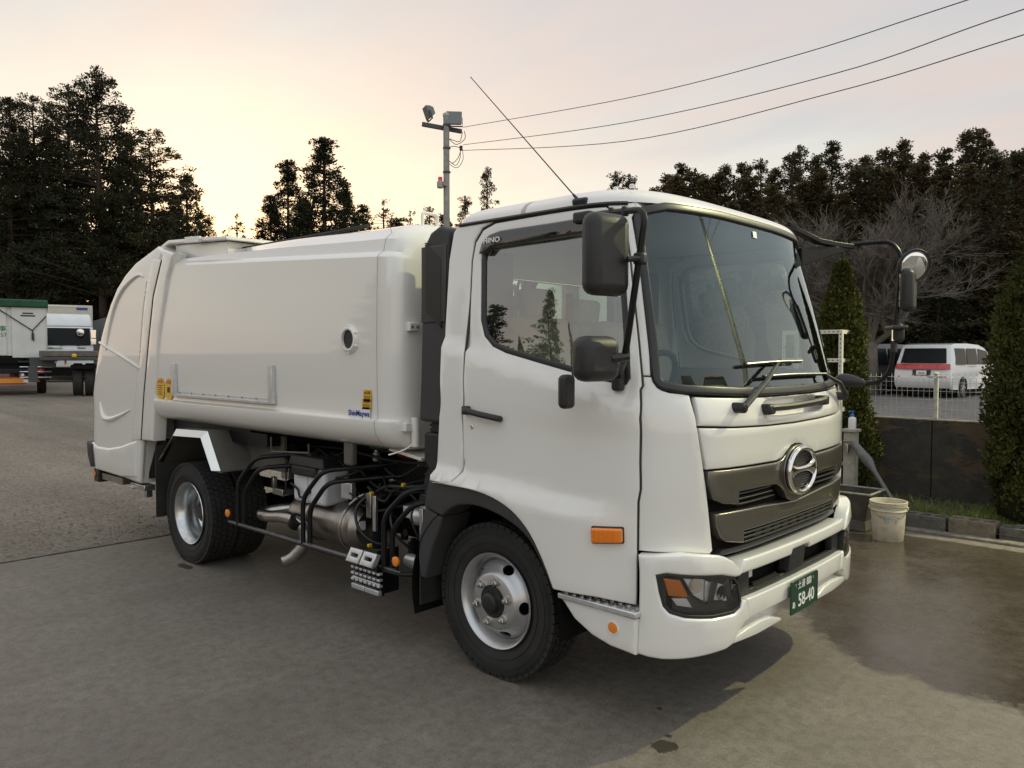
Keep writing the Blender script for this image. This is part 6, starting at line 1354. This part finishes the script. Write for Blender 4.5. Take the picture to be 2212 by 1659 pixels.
pipe('cable', [(-2.5, -.58, 1.02), (-1.9, -.57, 1.06), (-1.3, -.57, 1.02), (-.7, -.57, 1.04)], .008, 'black')
m = MB(); m.lathe([(.045, -.05), (.055, -.04), (.055, .04), (.04, .055), (0, .056)], (-.72, -.86, .72), 'x', 16); m.box((-.80, -.86, .74), (.08, .08, .07)); m.build('valve_block', 'alu', GT, bevel=.006)
m = MB(); m.lathe([(.035, -.10), (.04, -.08), (.04, .10), (.02, .12)], (-.66, -.93, .47), 'x', 16); m.build('air_dryer', 'alu', GT)
m = MB(); m.lathe([(.05, 0), (.052, .07), (.05, .075)], (-.60, -.9, .74), 'z', 18); m.build('fluid_reservoir', 'jug', GT)
m = MB(); m.lathe([(.055, 0), (.055, .06), (.05, .065), (0, .066)], (-.60, -.9, .815), 'z', 18); m.build('reservoir_cap', 'black', GT)
for c_, d_ in (((-1.22, -.84, .72), (.05, .06, .16)), ((-2.36, -.74, .80), (.10, .08, .09)), ((-2.38, -.78, .66), (.14, .10, .05))): MB().box(c_, d_).build('valve_bracket', 'steel', GT, bevel=.006)
MB().box((-1.55, .74, .66), (1.7, .55, .60)).build('shade_block_tank', 'dark', GT, bevel=.05)  # this and next three: dark blocks added to shut out light below
MB().box((-1.75, -.12, .60), (1.5, .52, .42)).build('shade_block_gearbox', 'dark', GT, bevel=.06)
MB().box((-.75, -.45, .62), (.30, .5, .5)).build('shade_block_battery', 'dark', GT, bevel=.03)
MB().tube([(-2.75, .1, .72), (-2.75, .7, .72)], .12, 16).build('shade_block_air', 'dark', GT)
for c_, d_ in (((-1.07, -.93, .70), (.03, .02, .22)), ((-.545, -1.0, .68), (.03, .02, .26))): MB().box(c_, d_).build('bracket_plate', 'galv', GT, bevel=.003)
m = MB(); m.lathe([(.09, 0), (.09, .012), (.05, .02), (.03, .03), (.008, .035), (.008, .07), (0, .071)], (-1.32, -.70, .76), 'z', 20); m.build('sensor_mount', 'black', GT)
for x_, y_, z_ in ((-1.2, -.86, .80), (-.88, -.86, .89), (-1.1, -.95, .50)): MB().box((x_, y_, z_), (.02, .028, .022)).build('hose_tag', 'yellow', GT, bevel=.004)
m = MB(); m.lathe([(.0, -.22), (.07, -.215), (.075, -.19), (.075, .16), (.06, .20), (.03, .22), (0, .22)], (-1.05, -.55, 1.06), 'x', 24); RC = m.build('red_cylinder', 'redpaint', GT, ang=50)
m = MB(); m.tube([(-1.27, -.55, 1.06), (-1.33, -.55, 1.06)], .04, 12); m.build('cylinder_fitting', 'steel', RC); pipe('green_hose', [(-1.32, -.56, 1.06), (-1.42, -.60, 1.05), (-1.52, -.62, 1.05)], .014, 'green_wire')
for x_ in (-1.62, -2.1): MB().box((x_, -.562, 1.09), (.07, .006, .03)).build('frame_sticker', 'yellow', GT)

# ------------------------------------------------------------------ refuse body
HX0, HX1 = -.72, -3.90      # front and rear of the body shell
def crease(x): return 2.245+(2.40-2.245)*(-x-.8)/2.8
def bsec(x, fr=0.):
    # half outline (near side) from the roof centre round to the bottom centre; fr pulls the section in near the front edge
    zc = crease(x); ztop = 2.505-.040*sst((x+2.3)/1.5); w = 1.062-fr; t = fr*.8
    k = w/1.062; t = fr*.62; zb_ = zc-t*.25
    P = [(0, ztop+.012-t), (-.45*k, ztop+.008-t), (-.72*k, ztop-t), (-.82*k, ztop-.012-t), (-.90*k, ztop-.036-t), (-.955*k, ztop-.075-t*.9), (-w+.062, zb_+(ztop-zc)*.48-t*.4), (-w+.046, zb_+.030), (-w+.014, zb_+.010), (-w+.002, zb_-.006), (-w-.004, 2.05), (-w-.008, 1.75), (-w-.006, 1.45), (-w-.001, 1.325), (-w-.004, 1.303), (-w-.028, 1.290), (-w-.030, 1.27), (-w-.020, 1.22), (-w+.005, 1.175), (-w+.045, 1.14), (-w+.11, 1.115+t*.4), (-w+.22, 1.105+t*.6), (0, 1.10+t*.8)]
    return P
def full_sec(x, fr=0.):
    h = bsec(x, fr); return [(x, a, b) for a, b in h]+[(x, -a, b) for a, b in h[1:-1]][::-1]
rb_ = .13; xs = [(-.72-.0, .13)]
secs = []
for t in np.linspace(0, math.pi/2, 9): secs.append(full_sec(HX0-.13*math.sin(t) if False else HX0-.13*(1-math.cos(t)), .13*(1-math.sin(t))))
for x_ in np.linspace(HX0-.16, HX1, 14): secs.append(full_sec(float(x_), 0.))
hb_ = MB(); hb_.loft(secs, True, True)
BODY = hb_.build('refuse_body', 'paint2', GT, ang=28, flip=True)
MB().tube([(-.862, -1.0+.0, 2.50)]+[(-.862, a_-.001, b_) for a_, b_ in bsec(-.862)[5:20]], .0018, 5).build('corner_seam', 'seamgrey', GT)
# porthole
pc = AT(757, 733, 'y', -1.07); PCX, PCZ = pc[0], pc[2]
m = MB(); m.lathe([(.082, .01), (.082, -.008), (.076, -.011), (.072, -.022), (.067, -.025), (.058, -.024), (.056, -.008), (.056, .01)], (PCX, -1.07, PCZ), 'y', 36, close=True); PO = m.build('porthole', 'paint2', GT, ang=35)
m = MB(); m.lathe([(.057, 0), (.057, -.004), (0, -.004)], (PCX, -1.076, PCZ), 'y', 28); m.build('porthole_glass', 'ink', PO)
for k in range(6):
    t = math.pi/6+k*math.pi/3; MB().lathe([(.009, .005), (.009, -.016), (.006, -.020), (0, -.021)], (PCX+.078*math.cos(t), -1.07, PCZ+.078*math.sin(t)), 'y', 8).build('porthole_bolt', 'paint2', PO)
# angle frame for a sign board
SP = lambda x, y: AT(x, y, 'y', -1.075)
a, b, c, d = SP(378, 785), SP(380, 852), SP(588, 872), SP(592, 795)
m = MB(); m.box(((a[0]+b[0])/2, -1.085, (a[2]+b[2])/2), (.045, .035, abs(a[2]-b[2]))); SF = m.build('sign_frame', 'alu', GT, bevel=.002)
m = MB(); m.box(((d[0]+c[0])/2, -1.085, (d[2]+c[2])/2+.01), (.045, .035, abs(d[2]-c[2])+.02)); m.build('frame_upright', 'alu', SF, bevel=.002)
m = MB(); m.box(((b[0]+c[0])/2, -1.085, 1.347), (abs(b[0]-c[0]), .035, .018)); m.box(((b[0]+c[0])/2, -1.073, 1.36), (abs(b[0]-c[0]), .006, .03)); m.build('frame_sill', 'alu', SF, bevel=.002)
for k in range(8): MB().lathe([(.008, .0), (.008, -.006), (0, -.007)], (b[0]+.08+k*.2, -1.0755, 1.368), 'y', 8).build('frame_bolt', 'steel', SF)
# stickers
def sticker(name, cpx, w, h, mat, lines=(), rnd_=False, par=None):
    c = AT(*cpx, 'y', -1.072); o = panel(name, plane((c[0], -1.0745, c[2]), (1, 0, 0), (0, 0, 1)), circ(w/2, 28, (0, 0), h/2) if rnd_ else rrect(w, h, .004), mat, GT, edge=0, thick=.002, grid=.3, off=0)
    return o, c
o, c = sticker('maker_sticker', (776, 893), .215, .075, 'sticker')
text_mesh('ShinMaywa', .047, 'maker_lettering', 'blue', o, basis((c[0], -1.0765, c[2]), (1, 0, 0), (0, 0, 1)), bold=.0006)
for cp, w, h in (((794, 855), .075, .07), ((792, 873), .082, .062)):
    o, c = sticker('warning_sticker', cp, w, h, 'yellow')
    text_mesh('▲注意', h*.30, 'warning_lettering', 'ink', o, basis((c[0], -1.0752, c[2]+h*.24), (1, 0, 0), (0, 0, 1)))
    for k in range(3): MB().box((c[0], -1.0755, c[2]-h*.05-k*h*.13), (w*.8, .0006, h*.05)).build('warning_line', 'ink', o)
for i, cp in enumerate(((347, 840), (365, 842))):
    o, c = sticker('round_warning_sticker', cp, .15, .19, 'yellow', rnd_=True)
    text_mesh('▲注意', .032, 'warning_lettering', 'redpaint', o, basis((c[0], -1.0752, c[2]+.062), (1, 0, 0), (0, 0, 1)))
    if i: MB().box((c[0], -1.0755, c[2]), (.05, .0006, .045)).build('warning_pictogram', 'ink', o)
    else:
        for k in range(5): MB().box((c[0], -1.0755, c[2]+.028-k*.018), (.075, .0006, .006)).build('warning_line', 'ink', o)
# fittings on the front wall and below
FX = HX0+.002
p = AT(889, 706, 'x', FX); m = MB(); m.box((FX+.012, p[1], p[2]), (.03, .07, .05)); o = m.build('connector_plate', 'paint2', GT, bevel=.004)
for s_ in (-1, 1): MB().lathe([(.009, 0), (.009, .008), (0, .009)], (FX+.027, p[1]+.02*s_, p[2]), 'x', 8).build('plate_bolt', 'nut', o)
p = AT(889, 932, 'x', FX); MB().tube([(FX+.035, p[1], p[2]-.085), (FX+.035, p[1], p[2]+.085)], .024, 16).build('document_tube', 'paint2', GT, ang=50); MB().box((FX+.015, p[1]-.045, p[2]+.03), (.04, .05, .05)).build('tube_bracket', 'paint2', GT, bevel=.004)
p2 = p; MB().tube(smooth_path([(FX+.03, p2[1]-.0, p2[2]-.06), (FX+.01, p2[1]-.06, p2[2]-.10), (FX-.05, p2[1]-.13, p2[2]-.13)], 5), .005, 6).build('cable', 'paint2', GT)
m = MB(); m.tube(round_path([(FX-.10, -.76, 2.45), (FX-.10, -.76, 2.53), (FX-.10, -.64, 2.53), (FX-.10, -.64, 2.45)], .02, 4), .010, 8); m.build('lifting_eye', 'paint2', GT)
rs = MB(); rs.tube([(x_, -.80, 2.497) for x_ in np.linspace(-1.30, -3.70, 20)], .012, 6); rs.build('roof_rubber_strip', 'rubber', GT)
m = MB(); m.box((-.80, -.62, 1.09), (.30, .60, .02), (0, .12, 0)); m.build('body_support', 'paint2', GT, bevel=.004)
q = AT(757, 955, 'y', -.98); m = MB(); m.box((q[0], -.98, 1.06), (.09, .05, .15)); m.build('body_bracket', 'guard_shaded', GT, bevel=.015)
m = MB(); m.tube([(-2.13, -1.02, 1.10), (-2.13, -1.02, 1.0), (-1.66, -1.02, 1.03), (-1.66, -1.02, 1.09)], .006, 6); m.build('body_step_bar', 'guard_shaded', GT)
m = MB(); m.prism([(-3.9, 1.12), (-3.9, .99), (-3.30, .99), (-3.0, 1.06), (-2.6, 1.06), (-2.6, 1.12)], 'y', -.92, -.80); m.box((-3.1, -.55, 1.05), (1.5, .75, .09)); m.build('body_sill', 'frame', GT)
# rear mudguard: three flat plates with a bright edge
FP = [AT(*q, 'y', -1.10)[[0, 2]] for q in ((345, 995), (378, 926), (446, 931), (474, 1018))]
mg = MB(); mg.loft([[(x_, y_, z_) for x_, z_ in FP]+[(x_, y_, z_-.012) for x_, z_ in FP[::-1]] for y_ in (-1.09, -.50)]); MG = mg.build('rear_mudguard', 'guard_shaded', GT, ang=20)
tb = MB(); IN = [(FP[0][0]+.035, FP[0][1]-.0), (FP[1][0]+.035, FP[1][1]-.052), (FP[2][0]-.03, FP[2][1]-.052), (FP[3][0]-.06, FP[3][1]-.0)]
for i in range(3): tb.add([(FP[i][0], -1.088, FP[i][1]), (FP[i+1][0], -1.088, FP[i+1][1]), (IN[i+1][0], -1.135, IN[i+1][1]), (IN[i][0], -1.135, IN[i][1]), (FP[i][0], -1.07, FP[i][1]-.02), (FP[i+1][0], -1.07, FP[i+1][1]-.02), (IN[i+1][0], -1.12, IN[i+1][1]-.004), (IN[i][0], -1.12, IN[i][1]-.004)], [(0, 1, 2, 3), (7, 6, 5, 4), (3, 2, 6, 7), (0, 4, 5, 1), (0, 3, 7, 4), (1, 5, 6, 2)])
tb.build('mudguard_trim', 'alu_hi', MG, smooth=False, bevel=.002)
m = MB(); m.box((-2.62, -.80, .99), (.62, .03, .17)); m.box((-2.55, -.80, .86), (.50, .03, .10)); m.build('mudguard_side_panel', 'guard_shaded', MG, bevel=.004)
q = AT(325, 1080, 'y', -.95); m = MB(); m.prism([(-1.10, .90), (-.55, .90), (-.55, .30), (-1.10, .30)], 'x', -3.86, -3.85); m.build('rear_mud_flap', 'rubber', GT)

# ------------------------------------------------------------------ tailgate
def S2(L_): return [tuple(AT(x, y, 'y', -1.075)[[0, 2]]) for x, y in L_]
TGL = S2([(336, 531), (290, 566), (268, 592), (250, 621), (236, 655), (225, 690), (216, 725), (210, 760), (203, 805), (198, 850), (200, 880), (199, 950), (206, 1013)])
TGR = S2([(331, 600), (322, 700), (313, 800), (305, 900), (298, 960), (296, 1030)])
GAP = S2([(352, 540), (350, 562), (332, 640), (322.6, 731), (312, 848), (305.7, 950)])
TGR = [(a-.03, b) for a, b in GAP]+[(-4.30, .53)]
tail_out = TGL+[(-4.75, .545)]+[(-4.40, .53)]+TGR[::-1]
tail_out = [p for i, p in enumerate(tail_out) if math.dist(p, tail_out[i-1]) > 1e-3]
tsrf = plane((0, -1.070, 0), (1, 0, 0), (0, 0, 1))
TG = panel('tailgate', tsrf, tail_out, 'paint2', GT, edge=.035, thick=.02, grid=.08, ang=60)
panel('tailgate_side', plane((0, 1.070, 0), (-1, 0, 0), (0, 0, 1)), mir(tail_out), 'paint2', TG, edge=.035, thick=.02, grid=.2, ang=60)
m = MB(); m.loft([[(x_, y_, z_) for x_, z_ in tail_out] for y_ in (-1.04, 1.04)], True, False); m.build('tailgate_shell', 'paint2', TG, ang=40)
# raised curves and seams pressed into the side
c1 = S2([(309, 598), (300, 594), (285, 603), (265, 625), (250, 655), (240, 690), (233, 725), (228, 758)]); cv = smooth_path([(x_, -1.071, z_) for x_, z_ in c1], 5)
MB().tube(cv, [.004+.016*math.sin(math.pi*min(1, (i+3)/(len(cv)+2))) for i in range(len(cv))], 8).build('pressed_curve', 'paint2', TG, ang=180)
c2 = S2([(215, 740), (224, 746), (260, 768), (302, 796)]); MB().tube([(x_, -1.072, z_) for x_, z_ in c2], .013, 8).build('pressed_line', 'paint2', TG, ang=180)
c3 = S2([(215, 868), (219, 888), (226, 903), (240, 905), (262, 896), (282, 884)]); cv = smooth_path([(x_, -1.071, z_) for x_, z_ in c3], 5); MB().tube(cv, [.004+.022*math.sin(math.pi*i/(len(cv)-1)) for i in range(len(cv))], 8).build('pressed_curve', 'paint2', TG, ang=180)
lowp = S2([(199, 955), (210, 964), (235, 968), (260, 964), (297, 950), (296, 1032), (262, 1030), (207, 1013)]); panel('tailgate_lower_cover', tsrf, lowp, 'paint2', TG, edge=.02, thick=.02, grid=.08, off=.014)
fr_ = S2([(331, 600), (322, 700), (314, 800), (306, 905), (300, 958), (319, 958), (326, 850), (334, 720), (341, 605), (345, 560)])
panel('tailgate_post', plane((0, -1.075, 0), (1, 0, 0), (0, 0, 1)), S2([(330, 560), (319, 607), (311, 667), (303, 773), (291, 881), (285, 953)])+[(a-.012, b) for a, b in GAP[1:]][::-1], 'paint2', GT, edge=.01, thick=.10, grid=.06, off=.004)
panel('body_rear_post', plane((0, -1.078, 0), (1, 0, 0), (0, 0, 1)), [(a+.012, b) for a, b in GAP]+S2([(331, 953), (336, 856), (346, 718), (362, 600), (376, 548)]), 'paint2', GT, edge=.014, thick=.10, grid=.06, off=.006)
m = MB(); m.tube([(a, -1.076, b) for a, b in GAP[1:]], .008, 6); m.build('post_gap_seal', 'ink', GT)
sm_ = S2([(316, 607), (308, 667), (300, 773), (288, 881), (282, 953)]); MB().tube([(x_, -1.072, z_) for x_, z_ in sm_], .004, 6).build('tailgate_seam', 'paint2', TG)
for px, py in ((316, 628), (315, 640), (305, 757), (304, 768), (300, 812), (299, 823), (292, 922), (291, 934)):
    p = AT(px, py, 'y', -1.072); MB().lathe([(.012, 0), (.012, -.006), (.006, -.011), (0, -.012)], (p[0], -1.0705, p[2]), 'y', 10).build('tailgate_bolt', 'paint2', TG)
# roof cover over the rear, its hinge, bumper block, lamp and latch
m = MB(); m.prism([(-2.80, 2.538), (-2.80, 2.565), (-3.80, 2.628), (-3.98, 2.585), (-3.98, 2.560), (-3.80, 2.600)], 'y', -.99, .99); RCV = m.build('rear_roof_cover', 'paint2', GT, bevel=.006)
m = MB(); m.prism([(-2.9, 2.40), (-2.9, 2.540), (-3.80, 2.598), (-3.80, 2.40)], 'y', -.93, .93); m.build('cover_base', 'paint2', RCV, bevel=.01)
m = MB(); m.box((-3.33, -.998, 2.585), (.26, .02, .05), (0, .063, 0)); m.build('cover_hinge', 'alu', RCV, bevel=.005)
q = S2([(196, 960), (212, 965), (216, 1008), (206, 1010), (198, 985)]); panel('tail_lamp_guard', plane((0, -1.085, 0), (1, 0, 0), (0, 0, 1)), [(-5.47, .82), (-5.33, .80), (-5.28, .585), (-5.38, .575), (-5.45, .68)], 'black', TG, edge=.012, thick=.10, grid=.06, off=.01)
m = MB(); m.box((-5.30, -.98, .50), (.12, .18, .13)); o = m.build('tail_lamp_housing', 'black', TG, bevel=.01); MB().lathe([(.03, 0), (.03, -.01), (0, -.012)], (-5.33, -1.071, .51), 'y', 16).build('side_reflector', 'reflor', o)
m = MB(); m.box((-4.95, -.6, .50), (.5, .9, .06)); m.build('rear_step', 'steel', TG)
q = AT(290, 1047, 'y', -.95); m = MB(); m.box((-4.42, -.98, .485), (.30, .10, .05)); m.box((-4.52, -.99, .47), (.10, .12, .02)); m.box((-4.36, -.96, .44), (.06, .06, .10)); m.build('tailgate_latch', 'galv', TG, bevel=.006)
m = MB(); m.prism([(-4.10, .93), (-3.90, .93), (-4.05, .62), (-4.32, .56)], 'y', -.98, -.55); m.build('hopper_underside', 'dark', GT)
